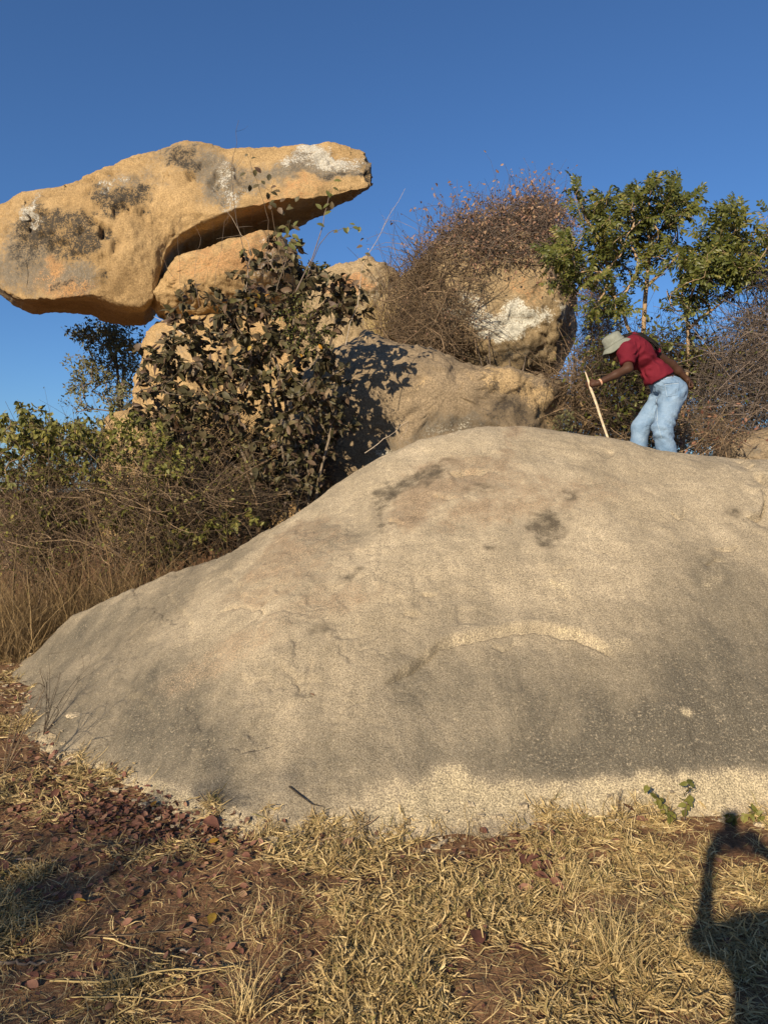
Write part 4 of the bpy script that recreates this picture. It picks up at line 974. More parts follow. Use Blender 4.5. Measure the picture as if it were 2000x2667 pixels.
# ------------------------------------------------------------------ people: implicit bodies turned into one surface each
class Field:
    """smooth union of tapered capsules and ellipsoids on a voxel grid, meshed with surface nets"""
    def __init__(s, lo, hi, h):
        s.lo = np.array(lo, float); s.h = h; s.n = np.ceil((np.array(hi) - s.lo) / h).astype(int) + 1
        s.D = np.full(s.n, 0.3, np.float32)
    def _blk(s, lo, hi):
        a = np.clip(np.floor((lo - s.lo) / s.h).astype(int), 0, s.n - 1); b = np.clip(np.ceil((hi - s.lo) / s.h).astype(int) + 1, 1, s.n)
        g = np.meshgrid(*[s.lo[k] + s.h * np.arange(a[k], b[k]) for k in range(3)], indexing='ij')
        return tuple(slice(a[k], b[k]) for k in range(3)), np.stack(g, -1)
    def _join(s, sl, d, k):
        o = s.D[sl]; hh = np.maximum(k - np.abs(o - d), 0) / k
        s.D[sl] = np.minimum(o, d) - hh * hh * k * .25
    def cap(s, a, b, ra, rb, k=.03):
        a = np.array(a, float); b = np.array(b, float); m = max(ra, rb) + .12
        sl, P = s._blk(np.minimum(a, b) - m, np.maximum(a, b) + m)
        d = b - a; t = np.clip(((P - a) @ d) / max(d @ d, 1e-9), 0, 1)
        s._join(sl, np.linalg.norm(P - a - t[..., None] * d, axis=-1) - (ra + (rb - ra) * t), k)
    def ell(s, c, ax, r, k=.03):
        """ax: 3 row vectors, r: 3 radii"""
        c = np.array(c, float); m = max(r) + .1
        sl, P = s._blk(c - m, c + m); q = (P - c) @ np.array(ax).T
        g = np.linalg.norm(q / np.array(r), axis=-1); g2 = np.linalg.norm(q / np.array(r) ** 2, axis=-1)
        s._join(sl, g * (g - 1) / np.maximum(g2, 1e-6), k)
    def grid(s):
        return np.stack(np.meshgrid(*[s.lo[k] + s.h * np.arange(s.n[k]) for k in range(3)], indexing='ij'), -1)
    def near(s, r=.05):
        i = np.argwhere(np.abs(s.D) < r); return tuple(i.T), s.lo + s.h * i
    def cut(s, p, n):
        n = norm(np.array(n, float)); g = [((s.lo[k] + s.h * np.arange(s.n[k])) - p[k]) * n[k] for k in range(3)]
        s.D = np.maximum(s.D, (g[0][:, None, None] + g[1][None, :, None] + g[2][None, None, :]).astype(np.float32))
    def disp(s, fn):
        i, P = s.near(); s.D[i] += fn(P).astype(np.float32)
    def mesh(s):
        D = s.D; ins = D < 0; n = s.n - 1
        cs = [(0, 0, 0), (1, 0, 0), (0, 1, 0), (1, 1, 0), (0, 0, 1), (1, 0, 1), (0, 1, 1), (1, 1, 1)]
        c8 = np.zeros(n, np.int8)
        for o in cs: c8 += ins[o[0]:o[0] + n[0], o[1]:o[1] + n[1], o[2]:o[2] + n[2]]
        ai = np.argwhere((c8 > 0) & (c8 < 8)); cnt = np.zeros(len(ai)); acc = np.zeros((len(ai), 3))
        vals = {o: D[ai[:, 0] + o[0], ai[:, 1] + o[1], ai[:, 2] + o[2]].astype(float) for o in cs}
        for o1 in cs:
            for ax in range(3):
                if o1[ax]: continue
                o2 = list(o1); o2[ax] = 1
                d1, d2 = vals[o1], vals[tuple(o2)]; x = (d1 < 0) != (d2 < 0)
                t = np.where(x, d1 / np.where(x, d1 - d2, 1), 0); cnt += x
                for q in range(3): acc[:, q] += np.where(x, o1[q] + (t if q == ax else 0), 0)
        idx = np.full(n, -1); idx[tuple(ai.T)] = np.arange(len(ai))
        V = s.lo + s.h * (ai + acc / cnt[:, None])
        Fs = []
        for ax in range(3):
            u, v = [(1, 2), (2, 0), (0, 1)][ax]
            sl = [slice(1, n[0]), slice(1, n[1]), slice(1, n[2])]; sl[ax] = slice(0, n[ax])
            s2 = list(sl); s2[ax] = slice(1, n[ax] + 1)
            A = ins[tuple(sl)]; B = ins[tuple(s2)]
            e = np.argwhere(A != B)
            if not len(e): continue
            off = np.array([1, 1, 1]); off[ax] = 0; p = e + off
            du = np.zeros(3, int); du[u] = 1; dv = np.zeros(3, int); dv[v] = 1
            g = lambda q: idx[q[:, 0], q[:, 1], q[:, 2]]
            q = np.stack([g(p - du - dv), g(p - dv), g(p), g(p - du)], -1)
            fl = A[e[:, 0], e[:, 1], e[:, 2]]
            q = np.where(fl[:, None], q, q[:, ::-1]); Fs.append(q)
        Fs = np.concatenate(Fs); Fs = Fs[(Fs >= 0).all(1)]
        # one light smoothing pass
        for _ in range(2):
            sm = np.zeros_like(V); k = np.zeros(len(V))
            for q in range(4):
                np.add.at(sm, Fs[:, q], V[Fs[:, (q + 1) % 4]] + V[Fs[:, (q + 3) % 4]]); np.add.at(k, Fs[:, q], 2)
            V = V * .5 + .5 * sm / k[:, None]
        return V, Fs
def cloth_mat(name, a, b, scale=9, bump=.25, rough=.85):
    m, t, bs = nmat(name); k = NB(t); co = t.nodes.new('ShaderNodeTexCoord').outputs['Object']
    n1 = k.noise(co, scale, 4, .6, .4); n2 = k.noise(co, 260, 2)
    c = k.mix(k.ramp(n1, [(.35, 0), (.68, 1)]), a, b)
    c = k.mix(1.0, c, k.ramp(n2, [(.3, .86), (.7, 1.12)]), 'MULTIPLY')
    k.l(c, bs.inputs['Base Color']); bs.inputs['Roughness'].default_value = rough; bs.inputs['Specular IOR Level'].default_value = .12
    bp = t.nodes.new('ShaderNodeBump'); bp.inputs['Strength'].default_value = bump; bp.inputs['Distance'].default_value = .02
    k.l(k.noise(co, 22, 3, .5, .8), bp.inputs['Height']); k.l(bp.outputs[0], bs.inputs['Normal'])
    return m
M['skin'] = cloth_mat('dark_skin', (.052, .026, .017), (.072, .036, .023), 6, .05, .5)
M['shirt'] = cloth_mat('burgundy_cotton', (.100, .008, .016), (.135, .012, .022), 5, .15)
M['jeans'] = cloth_mat('washed_denim', (.12, .195, .30), (.225, .31, .415), 6, .5)
M['seam'] = cloth_mat('denim_seam', (.36, .44, .52), (.44, .52, .6), 30, .2)
M['hat'] = cloth_mat('grey_green_canvas', (.165, .175, .145), (.215, .225, .19), 12, .25)
M['hair'] = cloth_mat('black_hair', (.008, .007, .006), (.016, .013, .011), 40, .3, .6)
M['wood'] = stem_mat('peeled_wood', [(0, (.52, .41, .27)), (1, (.60, .48, .33))], .4, 30)
M['band'] = cloth_mat('woven_band', (.55, .42, .30), (.45, .16, .08), 120, .1)
M['shoe'] = cloth_mat('brown_leather', (.06, .04, .025), (.08, .05, .03), 20, .2, .6)
M['phone'] = cloth_mat('phone_glass', (.02, .02, .022), (.03, .03, .032), 5, 0, .3)

J = {k: at(*v) for k, v in dict(
    pelvis=(1738, 1008, 7.18), lhip=(1750, 1030, 7.11), rhip=(1724, 1034, 7.27), lknee=(1724, 1117, 7.06), rknee=(1668, 1112, 7.26), lank=(1752, 1213, 7.12), rank=(1655, 1212, 7.30),
    waist=(1716, 978, 7.18), chest=(1662, 920, 7.18), neck=(1637, 892, 7.18), lsh=(1632, 916, 7.02), rsh=(1676, 904, 7.34), lelb=(1636, 960, 6.93), lwri=(1557, 998, 6.92), relb=(1750, 950, 7.48), rwri=(1789, 988, 7.50),
    head=(1605, 905, 7.13), chin=(1611, 941, 7.06), hatc=(1601, 896, 7.13)).items()}
for k in ('lank', 'rank'): J[k][2] = floor_z(J[k][0], J[k][1]) + .085
FX = norm(np.array([-.95, .32, 0]))                     # way the person faces
LEFT = norm(np.array([-.32, -.95, 0]))                  # the person's left
TOR = norm(J['neck'] - J['pelvis']); TB = norm(np.cross(LEFT, TOR)); TL = np.cross(TOR, TB)
lo = np.array([1.75, 6.6, 1.45]); hi = np.array([3.35, 7.85, 3.35])
def torso(f, o=0.0):
    f.ell(J['pelvis'] + TOR * .03, (TOR, TB, TL), (.14 + o, .115 + o, .165 + o), .05)
    f.ell(J['waist'], (TOR, TB, TL), (.17 + o, .105 + o, .145 + o), .06)
    f.ell(J['chest'] + TOR * .01, (TOR, TB, TL), (.19 + o, .12 + o, .175 + o), .06)
    f.cap(J['lsh'], J['neck'], .062 + o, .06 + o, .06); f.cap(J['rsh'], J['neck'], .062 + o, .06 + o, .06)
def hand(f, wr, el, grip, thumb, finger_dir, curl_to, sz=1.0):
    """palm, four bent fingers and a thumb closing on the grip line"""
    fd = norm(grip - wr); side = norm(thumb)
    side = norm(side - fd * (side @ fd)); pn = norm(curl_to - fd * (curl_to @ fd))
    palm = wr + fd * .055 * sz
    f.cap(wr, palm, .026, .030, .02)
    for k in range(4):
        off = side * (.030 - .020 * k) * sz; ln = (.95, 1.05, 1.0, .82)[k]
        a = palm + off + fd * .018; b = a + fd * .036 * ln + pn * .010; c = b + pn * .032 * ln - fd * .006; e = c - fd * .026 * ln + pn * .004
        f.cap(a, b, .0115, .0105, .006); f.cap(b, c, .0105, .0098, .004); f.cap(c, e, .0098, .0088, .004)
    a = wr + fd * .03 + side * .026; b = a + side * .020 + fd * .022 + pn * .014; c = b + fd * .022 + pn * .020 - side * .008
    f.cap(a, b, .0145, .012, .012); f.cap(b, c, .012, .0095, .004)
body = Field(lo, hi, .0085)
torso(body, .0)
HU = norm(np.array([-.50, .06, .84])); HFW = norm(np.array([-.80, .10, -.50])); HFW = norm(HFW - HU * (HU @ HFW)); HL = np.cross(HU, HFW)
HC = J['hatc'] - HU * .045
body.ell(HC + HU * .01, (HFW, HL, HU), (.098, .076, .105), .02)
body.ell(HC - HU * .065 + HFW * .030, (HFW, HL, HU), (.062, .056, .062), .03)          # jaw
body.cap(HC - HU * .035 + HFW * .090, HC - HU * .058 + HFW * .106, .012, .017, .012)      # nose
body.cap(HC - HU * .085 + HFW * .078 + HL * .018, HC - HU * .085 + HFW * .078 - HL * .018, .013, .013, .008)   # lips
body.cap(HC - HU * .115 + HFW * .060, HC - HU * .112 + HFW * .068, .018, .016, .012)      # chin
for s_ in (-1, 1):
    body.ell(HC + HL * .078 * s_ - HU * .035 - HFW * .008, (HFW, HL, HU), (.020, .010, .032), .006)   # ear
    body.cap(HC + HL * .045 * s_ + HFW * .082 - HU * .012, HC + HL * .015 * s_ + HFW * .092 - HU * .014, .010, .010, .008)  # brow
body.cap(HC - HU * .06 - HFW * .02, J['neck'] + TOR * .0, .055, .062, .03)
for sd in ('l', 'r'):
    body.cap(J[sd + 'sh'], J[sd + 'elb'], .056, .043, .03); body.cap(J[sd + 'elb'], J[sd + 'elb'] * .6 + J[sd + 'wri'] * .4, .043, .043, .03); body.cap(J[sd + 'elb'] * .6 + J[sd + 'wri'] * .4, J[sd + 'wri'], .043, .026, .02)
    body.cap(J[sd + 'hip'], J[sd + 'knee'], .078, .052, .04); body.cap(J[sd + 'knee'], J[sd + 'ank'], .052, .036, .03)
    body.cap(J[sd + 'ank'], J[sd + 'ank'] + FX * .15 + [0, 0, -.045], .04, .03, .03)
STK_T = at(1524, 967, 6.955); STK_B = at(1622, 1150, 7.0)
STK_B[2] = floor_z(STK_B[0], STK_B[1])
sdv = norm(STK_B - STK_T)
gp = STK_T + sdv * (.14)
hand(body, J['lwri'], J['lelb'], gp - norm(gp - J['lwri']) * .0 + np.array([0, 0, .0]), -sdv, None, np.array([-.1, .9, 0.2]))
hand(body, J['rwri'], J['relb'], at(1806, 1008, 7.46), np.array([-.3, -.8, .4]), None, np.array([-.7, -.2, -.7]))
V, Fq = body.mesh()
prs = thing('person', (float((J['lank'][0] + J['rank'][0]) / 2), float((J['lank'][1] + J['rank'][1]) / 2), float(min(J['lank'][2], J['rank'][2]) - .085)),
            'person in burgundy t-shirt and jeans bending over a wooden stick on the slab', 'person')
def pmesh(name, V, Fq, mat, parent, T=None):
    og = ORG[parent.name]
    return link(name, mesh_np(name, V - np.array(og), Fq, T, mat, True), parent, og)
pmesh('body', V, Fq, M['skin'], prs)
# t-shirt
sh = Field(lo, hi, .0095)
torso(sh, .026)
sh.cap(J['lsh'], J['lsh'] * .42 + J['lelb'] * .58, .080, .076, .05); sh.cap(J['rsh'], J['rsh'] * .4 + J['relb'] * .6, .078, .074, .05)
sh.ell(J['waist'] + TB * -.0 + np.array([-.03, -.02, -.06]), (TOR, TB, TL), (.20, .10, .15), .06)
for sd in ('l', 'r'):
    ax = norm(J[sd + 'elb'] - J[sd + 'sh']); c = J[sd + 'sh'] + ax * .155
    i_, g = sh.near(.2); q = (g - c) @ ax; dl = (g - J['pelvis']) @ TL
    rr = np.linalg.norm((g - J[sd + 'sh']) - ((g - J[sd + 'sh']) @ ax)[..., None] * ax, axis=-1)
    m_ = (rr < .13) & (dl < -.12) if sd == 'r' else (rr < .125) & (dl > .13)
    sh.D[i_] = np.maximum(sh.D[i_], np.where(m_, q, -1).astype(np.float32))
sh.cut(at(1722, 985, 7.15), -(TOR * .93 + TB * .0 + np.array([.12, 0, .20])))
sh.cut(J['neck'] + TOR * .055, TOR)
def folds(P):
    u = (P - J['pelvis']) @ TOR; v = (P - J['pelvis']) @ TL; b_ = (P - J['pelvis']) @ TB
    wv = fbm(P, 5, 2, 5)
    a = sstep(.5, .1, u) * .010 * np.sin(60 * u + 22 * b_ + 6 * wv) + 0.005 * np.sin(34 * u - 30 * b_ + 9 * wv) * sstep(.0, .3, u)
    cr = 1 - np.abs(np.sin(17 * u + 20 * b_ + 5 * wv + 9 * v)); cr = cr ** 4
    return a * sstep(-.5, .6, fbm(P, 6, 2, 9) + .3) + .003 * fbm(P, 9, 2, 12) - .012 * cr * sstep(-.1, .5, fbm(P, 4, 2, 14))
sh.disp(folds)
V, Fq = sh.mesh(); pmesh('t_shirt', V, Fq, M['shirt'], prs)
# jeans
je = Field(lo, hi, .0095)
je.ell(J['pelvis'] + TOR * .02, (norm(TOR * .6 + np.array([0, 0, .8])), TB, TL), (.15, .135, .178), .05)
je.ell((J['lhip'] + J['pelvis']) / 2 - FX * .055 + [0, 0, -.01], (FX, LEFT, np.array([0, 0, 1.])), (.11, .105, .13), .05)
je.ell((J['rhip'] + J['pelvis']) / 2 - FX * .045 + [0, 0, -.01], (FX, LEFT, np.array([0, 0, 1.])), (.11, .10, .13), .05)
for sd in ('l', 'r'):
    H, Kn, A = J[sd + 'hip'], J[sd + 'knee'], J[sd + 'ank']
    w_ = 1.0 if sd == 'l' else .90
    je.cap(H, Kn, .125 * w_, .094 * w_, .04); je.cap(Kn, A * .95 + Kn * .05, .094 * w_, .096 * w_, .04)
WB = J['pelvis'] + TOR * .10 + np.array([.0, 0, .02])
WN = norm(TOR * .75 + np.array([.0, 0, .65]))
je.cut(WB, WN)
for sd in ('l', 'r'):
    i_, g = je.near(.2); q = J[sd + 'ank'][2] - .03 - g[..., 2]
    je.D[i_] = np.maximum(je.D[i_], np.where(np.linalg.norm(g - J[sd + 'ank'], axis=-1) < .24, q, -1).astype(np.float32))
def jfold(P):
    r = 0
    for sd, ph in (('l', 0.), ('r', 2.)):
        K_ = J[sd + 'knee']; dz = P[..., 2] - K_[2]; near = np.exp(-(dz / .17) ** 2) * np.exp(-((P - K_)[..., 1] / .2) ** 2)
        r = r + near * .017 * np.sin(68 * dz + 26 * (P[..., 0] - K_[0]) + ph + 4 * fbm(P, 5, 2, 3)) * sstep(-.35, .35, fbm(P, 7, 2, 19))
        dz2 = P[..., 2] - J[sd + 'hip'][2]; n2 = np.exp(-((dz2 + .03) / .10) ** 2)
        r = r + n2 * .010 * np.sin(55 * dz2 - 48 * (P[..., 0] - J['lhip'][0]) + ph) * sstep(-.2, .5, fbm(P, 8, 2, 29))
    cr = (1 - np.abs(np.sin(21 * P[..., 2] + 16 * P[..., 0] + 5 * fbm(P, 4, 2, 44)))) ** 4
    return r + .004 * fbm(P, 10, 3, 15) - .010 * cr * sstep(-.1, .5, fbm(P, 5, 2, 45))
je.disp(jfold)
Vj, Fj = je.mesh(); jo = pmesh('jeans', Vj, Fj, M['jeans'], prs)
bvh = BVHTree.FromPolygons([tuple(v) for v in Vj], [tuple(int(q) for q in f) for f in Fj])
def drape(px, py, off):
    e = at(px, py, 7.0); dr = norm(e - CAMP)
    h = bvh.ray_cast(Vector(CAMP), Vector(dr), 12)
    return None if h[0] is None else np.array(h[0]) - dr * off
def patch(name, quad, off, mat, nu=12, nv=12, parent=None):
    q = np.array(quad, float); V = []
    last = None
    for i in range(nv):
        for j in range(nu):
            s_, t = j / (nu - 1), i / (nv - 1)
            p = (q[0] * (1 - s_) + q[1] * s_) * (1 - t) + (q[3] * (1 - s_) + q[2] * s_) * t
            h = drape(p[0], p[1], off); h = last if h is None else h
            if h is None: return None
            last = h; V.append(h)
    V = np.array(V)
    n = len(V); back = V + norm(V - CAMP) * .006
    f = grid_faces(nu, nv)
    bd = [i for i in range(nu)] + [(i + 1) * nu - 1 for i in range(1, nv)] + [(nv - 1) * nu + i for i in range(nu - 2, -1, -1)] + [i * nu for i in range(nv - 2, 0, -1)]
    wl = [[bd[k], bd[(k + 1) % len(bd)], bd[(k + 1) % len(bd)] + n, bd[k] + n] for k in range(len(bd))]
    return pmesh(name, np.vstack([V, back]), np.vstack([f, np.array(wl)]), mat, parent or jo)
patch('back_pocket', [(1728, 999), (1768, 995), (1764, 1028), (1735, 1033)], .0045, M['jeans'])
patch('waistband', [(1712, 978), (1766, 966), (1767, 972), (1713, 985)], .004, M['seam'], 16, 3)
for a, b in (((1729, 1001), (1767, 997)), ((1730, 1001), (1737, 1033)), ((1710, 985), (1709, 1035)), ((1709, 1035), (1712, 1095)), ((1700, 1060), (1722, 1140)), ((1712, 990), (1764, 978))):
    patch('seam', [a, b, (b[0] + .9, b[1] + .9), (a[0] + .9, a[1] + .9)], .006, M['seam'], 14, 2)
# shoes
for sd in ('l', 'r'):
    sf = Field(J[sd + 'ank'] - [.3, .25, .12], J[sd + 'ank'] + [.3, .3, .12], .01)
    b = J[sd + 'ank']
    sf.cap(b + [0, 0, -.035], b + FX * .16 + [0, 0, -.055], .045, .036, .03); sf.cap(b + [0, 0, .02], b + [0, 0, -.04], .045, .045, .03); sf.cut(b - [0, 0, .085], (0, 0, -1))
    V, Fq = sf.mesh(); pmesh('shoe', V, Fq, M['shoe'], prs)
# bucket hat
na = 48; prof = [(.0, .118), (.05, .116), (.085, .104), (.095, .09), (.099, .05), (.103, .012), (.105, .0), (.125, -.018), (.150, -.040), (.163, -.056), (.160, -.060), (.146, -.045), (.120, -.024), (.099, -.006), (.096, .04), (.088, .08), (.05, .106), (.0, .108)]
an = np.arange(na) * 2 * math.pi / na; HV = []
for r_, h in [(a_ * .93, b_ * .93) for a_, b_ in prof]:
    wv = (r_ > .105) * (.012 * np.sin(3 * an + .8) + .006 * np.sin(5 * an)) + .004 * np.sin(2 * an + 1) * (h > .08)
    HV.append(J['hatc'] + HFW * (r_ * np.cos(an))[:, None] * 1.10 + HL * (r_ * np.sin(an))[:, None] * .95 + HU * (h + wv)[:, None])
HV = np.concatenate(HV)
hat = pmesh('hat', HV, ring_faces(na, len(prof)), M['hat'], prs)
hb = []
for r_, h in ((.0995, .002), (.099, .024), (.0962, .026), (.0962, .0)):
    hb.append(J['hatc'] + HFW * (r_ * np.cos(an))[:, None] * 1.105 + HL * (r_ * np.sin(an))[:, None] * .955 + HU * h)
pmesh('hat_band', np.concatenate(hb), ring_faces(na, 4), M['hat'], hat)
# long locks falling over the upper back
r_ = rs(5); a = Acc()
for k in range(44):
    s_ = r_.uniform(-1, .9)
    yy = 7.17 + s_ * .11
    p0 = at(1628 + r_.uniform(-8, 6), 884 + r_.uniform(-10, 8), 7.15 + s_ * .06)
    mid = at(1655, 859 + r_.uniform(-3, 6) + 9 * s_ * s_, yy); m2 = at(1684, 867 + r_.uniform(-4, 8) + 10 * s_ * s_, yy)
    e = at(1706 + r_.uniform(-16, 12), 900 + r_.uniform(-7, 6) + 8 * s_ * s_, yy - .01)
    t = np.linspace(0, 1, 9)[:, None]
    P = (1 - t) ** 3 * p0 + 3 * t * (1 - t) ** 2 * mid + 3 * t * t * (1 - t) * m2 + t ** 3 * e + r_.normal(size=(9, 3)) * .003
    a.tubes(P[None], np.linspace(.0105, .006, 9)[None], 5)
a.build('hair', M['hair'], prs, kind='stuff')
# woven wristband
wd = norm(J['lwri'] - J['lelb']); u = norm(np.cross(wd, [0, 0, 1])); v = np.cross(wd, u); rr = []
for r_, h in ((.034, -.008), (.034, .008), (.029, .008), (.029, -.008), (.034, -.008)):
    rr.append(J['lwri'] - wd * .025 + u * (r_ * np.cos(an))[:, None] + v * (r_ * np.sin(an))[:, None] + wd * h)
pmesh('wristband', np.concatenate(rr), ring_faces(na, 5), M['band'], prs)
# walking stick
t = np.linspace(0, 1, 14)[:, None]; P = STK_T * (1 - t) + STK_B * t + rs(9).normal(size=(14, 3)) * .003
a = Acc(); a.tubes(P[None], np.r_[.005, .010, .0135, np.linspace(.0135, .0105, 11)][None], 9, r=.6)
V = np.concatenate(a.V); tag(a.build('walking_stick', M['wood'], None, origin=tuple(STK_B)), 'peeled pale wooden stick in the hand of the person', 'stick')

# ------------------------------------------------------------------ the photographer, standing behind the camera (only the shadow shows)
G = dict(lank=(-.10, -.52, .085), rank=(.14, -.56, .085), lknee=(-.09, -.50, .49), rknee=(.14, -.53, .49), lhip=(-.07, -.50, .92), rhip=(.13, -.52, .92), pelvis=(.03, -.51, .97), chest=(.03, -.48, 1.22), neck=(.05, -.45, 1.40), lsh=(-.13, -.44, 1.33), rsh=(.23, -.46, 1.33),
         lelb=(-.207, -.25, 1.265), relb=(.36, -.28, 1.22), lwri=(-.115, -.085, 1.455), rwri=(.125, -.085, 1.455), head=(.08, -.40, 1.57))
G = {k: np.array(v) for k, v in G.items()}
EY = np.eye(3); YA = np.array([0, 1., 0])
ph = thing('person', (0.02, -.53, 0), 'photographer behind the camera whose shadow falls across the grass at right', 'person')
lo2, hi2 = np.array([-.5, -.85, -.02]), np.array([.6, .02, 1.85])
f = Field(lo2, hi2, .011)
f.ell(G['pelvis'], EY, (.16, .11, .13), .05); f.ell(G['chest'], EY, (.17, .11, .2), .08); f.ell((G['pelvis'] + G['chest']) / 2, EY, (.145, .1, .2), .08)
f.cap(G['lsh'], G['neck'], .055, .055, .05); f.cap(G['rsh'], G['neck'], .055, .055, .05); f.cap(G['neck'], G['head'] - [0, 0, .05], .055, .055, .03)
f.ell(G['head'] + [0, 0, .02], EY, (.077, .097, .108), .02); f.ell(G['head'] + [0, .035, -.065], EY, (.055, .06, .06), .03); f.cap(G['head'] + [0, .09, -.01], G['head'] + [0, .105, -.035], .012, .016, .01)
for s_ in (-1, 1): f.ell(G['head'] + [.078 * s_, -.01, -.01], EY, (.01, .02, .032), .006)
for sd in 'lr':
    f.cap(G[sd + 'sh'], G[sd + 'elb'], .052, .038, .03); f.cap(G[sd + 'elb'], G[sd + 'wri'], .036, .023, .03)
    f.cap(G[sd + 'hip'], G[sd + 'knee'], .085, .055, .05); f.cap(G[sd + 'knee'], G[sd + 'ank'], .055, .038, .03); f.cap(G[sd + 'ank'], G[sd + 'ank'] + [0, .16, -.05], .04, .03, .03)
hand(f, G['lwri'], G['lelb'], np.array([-.04, -.045, 1.53]), np.array([.2, -.2, -1.]), None, np.array([.8, .2, .3]))
hand(f, G['rwri'], G['relb'], np.array([.05, -.045, 1.53]), np.array([-.2, -.2, -1.]), None, np.array([-.8, .2, .3]))
V, Fq = f.mesh(); pmesh('body', V, Fq, M['skin'], ph)
f = Field(lo2, hi2, .013)
f.ell(G['chest'] - [.01, 0, 0], EY, (.225, .15, .22), .08); f.ell((G['pelvis'] + G['chest']) / 2 - [.01, 0, .05], EY, (.22, .155, .28), .08)
f.cap(G['lsh'], G['neck'], .07, .062, .05); f.cap(G['rsh'], G['neck'], .07, .062, .05)
for sd in 'lr': f.cap(G[sd + 'sh'], G[sd + 'elb'], .074, .047, .06)
f.cut((0, 0, .86), (0, 0, -1)); f.disp(lambda P: .006 * fbm(P, 8, 2, 4))
V, Fq = f.mesh(); pmesh('shirt', V, Fq, M['hat'], ph)
f = Field(lo2, hi2, .013)
f.ell(G['pelvis'], EY, (.175, .13, .12), .05)
for sd in 'lr': f.cap(G[sd + 'hip'], G[sd + 'knee'], .10, .075, .05); f.cap(G[sd + 'knee'], G[sd + 'ank'], .075, .068, .04)
f.cut((0, 0, .05), (0, 0, -1)); f.disp(lambda P: .006 * fbm(P, 8, 2, 6))
V, Fq = f.mesh(); pmesh('trousers', V, Fq, M['jeans'], ph)
for sd in 'lr':
    f = Field(G[sd + 'ank'] - [.1, .12, .1], G[sd + 'ank'] + [.1, .28, .1], .011); b = G[sd + 'ank']
    f.cap(b - [0, 0, .035], b + [0, .17, -.052], .046, .038, .03); f.cap(b, b - [0, 0, .04], .046, .046, .03); f.cut((0, 0, .002), (0, 0, -1))
    V, Fq = f.mesh(); pmesh('shoe', V, Fq, M['shoe'], ph)
hr = Field(G['head'] - .16, G['head'] + .18, .012); hr.ell(G['head'] + [0, -.012, .035], EY, (.088, .105, .108), .02)
hr.D = np.maximum(hr.D, (.05 + ((hr.grid() - G['head']) @ norm(np.array([0, .75, -.65]))) - .06).astype(np.float32)); V, Fq = hr.mesh(); pmesh('hair', V, Fq, M['hair'], ph)
def rbox(c, h, mat, name, parent=None, bev=.006):
    import bmesh
    bm = bmesh.new(); bmesh.ops.create_cube(bm, size=2)
    for v in bm.verts: v.co = Vector((v.co.x * h[0], v.co.y * h[1], v.co.z * h[2]))
    bmesh.ops.bevel(bm, geom=bm.edges[:], offset=bev, segments=3, affect='EDGES')
    me = bpy.data.meshes.new(name); bm.to_mesh(me); bm.free(); me.materials.append(mat)
    return link(name, me, parent, c)
po = tag(rbox((0.0, -.022, 1.545), (.038, .0042, .075), M['phone'], 'phone', None, .003), 'dark phone held upright by the photographer behind the camera', 'phone')
rbox((-.012, -.0165, 1.588), (.014, .002, .016), M['phone'], 'lens_bump', po, .0015)

# ------------------------------------------------------------------ foreground: dry grass, litter, stalks, seedlings
rng = rs(303)
def on_floor(P, dz=0.0):
    P = np.array(P, float); P[..., 2] = floor_z(P[..., 0], P[..., 1]) + dz; return P
def turf(n, seed, lo=-120, hi=2120):
    """tuft centres on open ground, thick at right, patchy at left"""
    r_ = rs(seed); px = r_.uniform(lo, hi, n * 4); py = 1 / r_.uniform(1 / 2760, 1 / 1680, n * 4)
    g = np.array(gpx(px, py)); sz = slab_z(g[:, 0], g[:, 1])
    nz = fbm(np.c_[g[:, :2], np.zeros(len(g))], 2.6, 4, 55, .65)
    dens = np.interp(px, [0, 450, 560, 1000, 1100], [.20, .22, .38, .42, .54])
    litter = np.exp(-(((px - 330) / 300) ** 2 + ((py - 2110) / 90) ** 2)) * .5 + np.exp(-(((px - 480) / 170) ** 2 + ((py - 2390) / 70) ** 2)) * .45 + np.exp(-(((px - 1120) / 110) ** 2 + ((py - 2430) / 50) ** 2)) * .45 + np.exp(-(((px - 100) / 100) ** 2 + ((py - 1930) / 70) ** 2)) * .4
    dens = dens + .5 * np.exp(-(((px - 1830) / 170) ** 2 + ((py - 2260) / 90) ** 2))
    k = (r_.rand(len(g)) < np.clip(dens + nz * 1.15 - litter, 0, 1)) & (sz < .035)
    return g[k][:n], px[k][:n], py[k][:n]
c = np.concatenate([turf(2600, 1)[0], turf(420, 11, -1000, -120)[0], turf(420, 12, 2120, 3100)[0]])
nb = 26
ctr = np.repeat(c, nb, 0); N = len(ctr); r_ = rs(2)
lean = np.repeat(r_.normal(size=(len(c), 2)) * .5, nb, 0)
p0 = ctr + np.c_[r_.normal(size=(N, 2)) * .022, np.zeros(N)]
p0 = on_floor(p0, -.004)
d0 = np.c_[r_.normal(size=(N, 2)) * .9 + lean, np.abs(r_.normal(size=N)) * .42 + .06]
W = walks(p0, d0, r_.uniform(.035, .095, N), 4, r_, 2.0, grav=1.2)
fl = floor_z(W[..., 0], W[..., 1]); W[..., 2] = np.maximum(W[..., 2], fl + .003 + .012 * r_.rand(N, 1))
a = Acc(); a.ribbons(W, r_.uniform(.003, .0068, N)[:, None] * np.array([.7, 1, .85, .15])[None], norm(np.cross(norm(d0), norm(r_.normal(size=(N, 3))))), np.clip(np.repeat(r_.rand(len(c)), nb) * .35 + r_.rand(N) * .65, 0, 1))
tag(a.build('dry_turf', M['straw'], None, origin=(0, 2.6, 0)), 'matted straw coloured dry grass on the ground in front of the slab', 'grass', None, 'stuff')
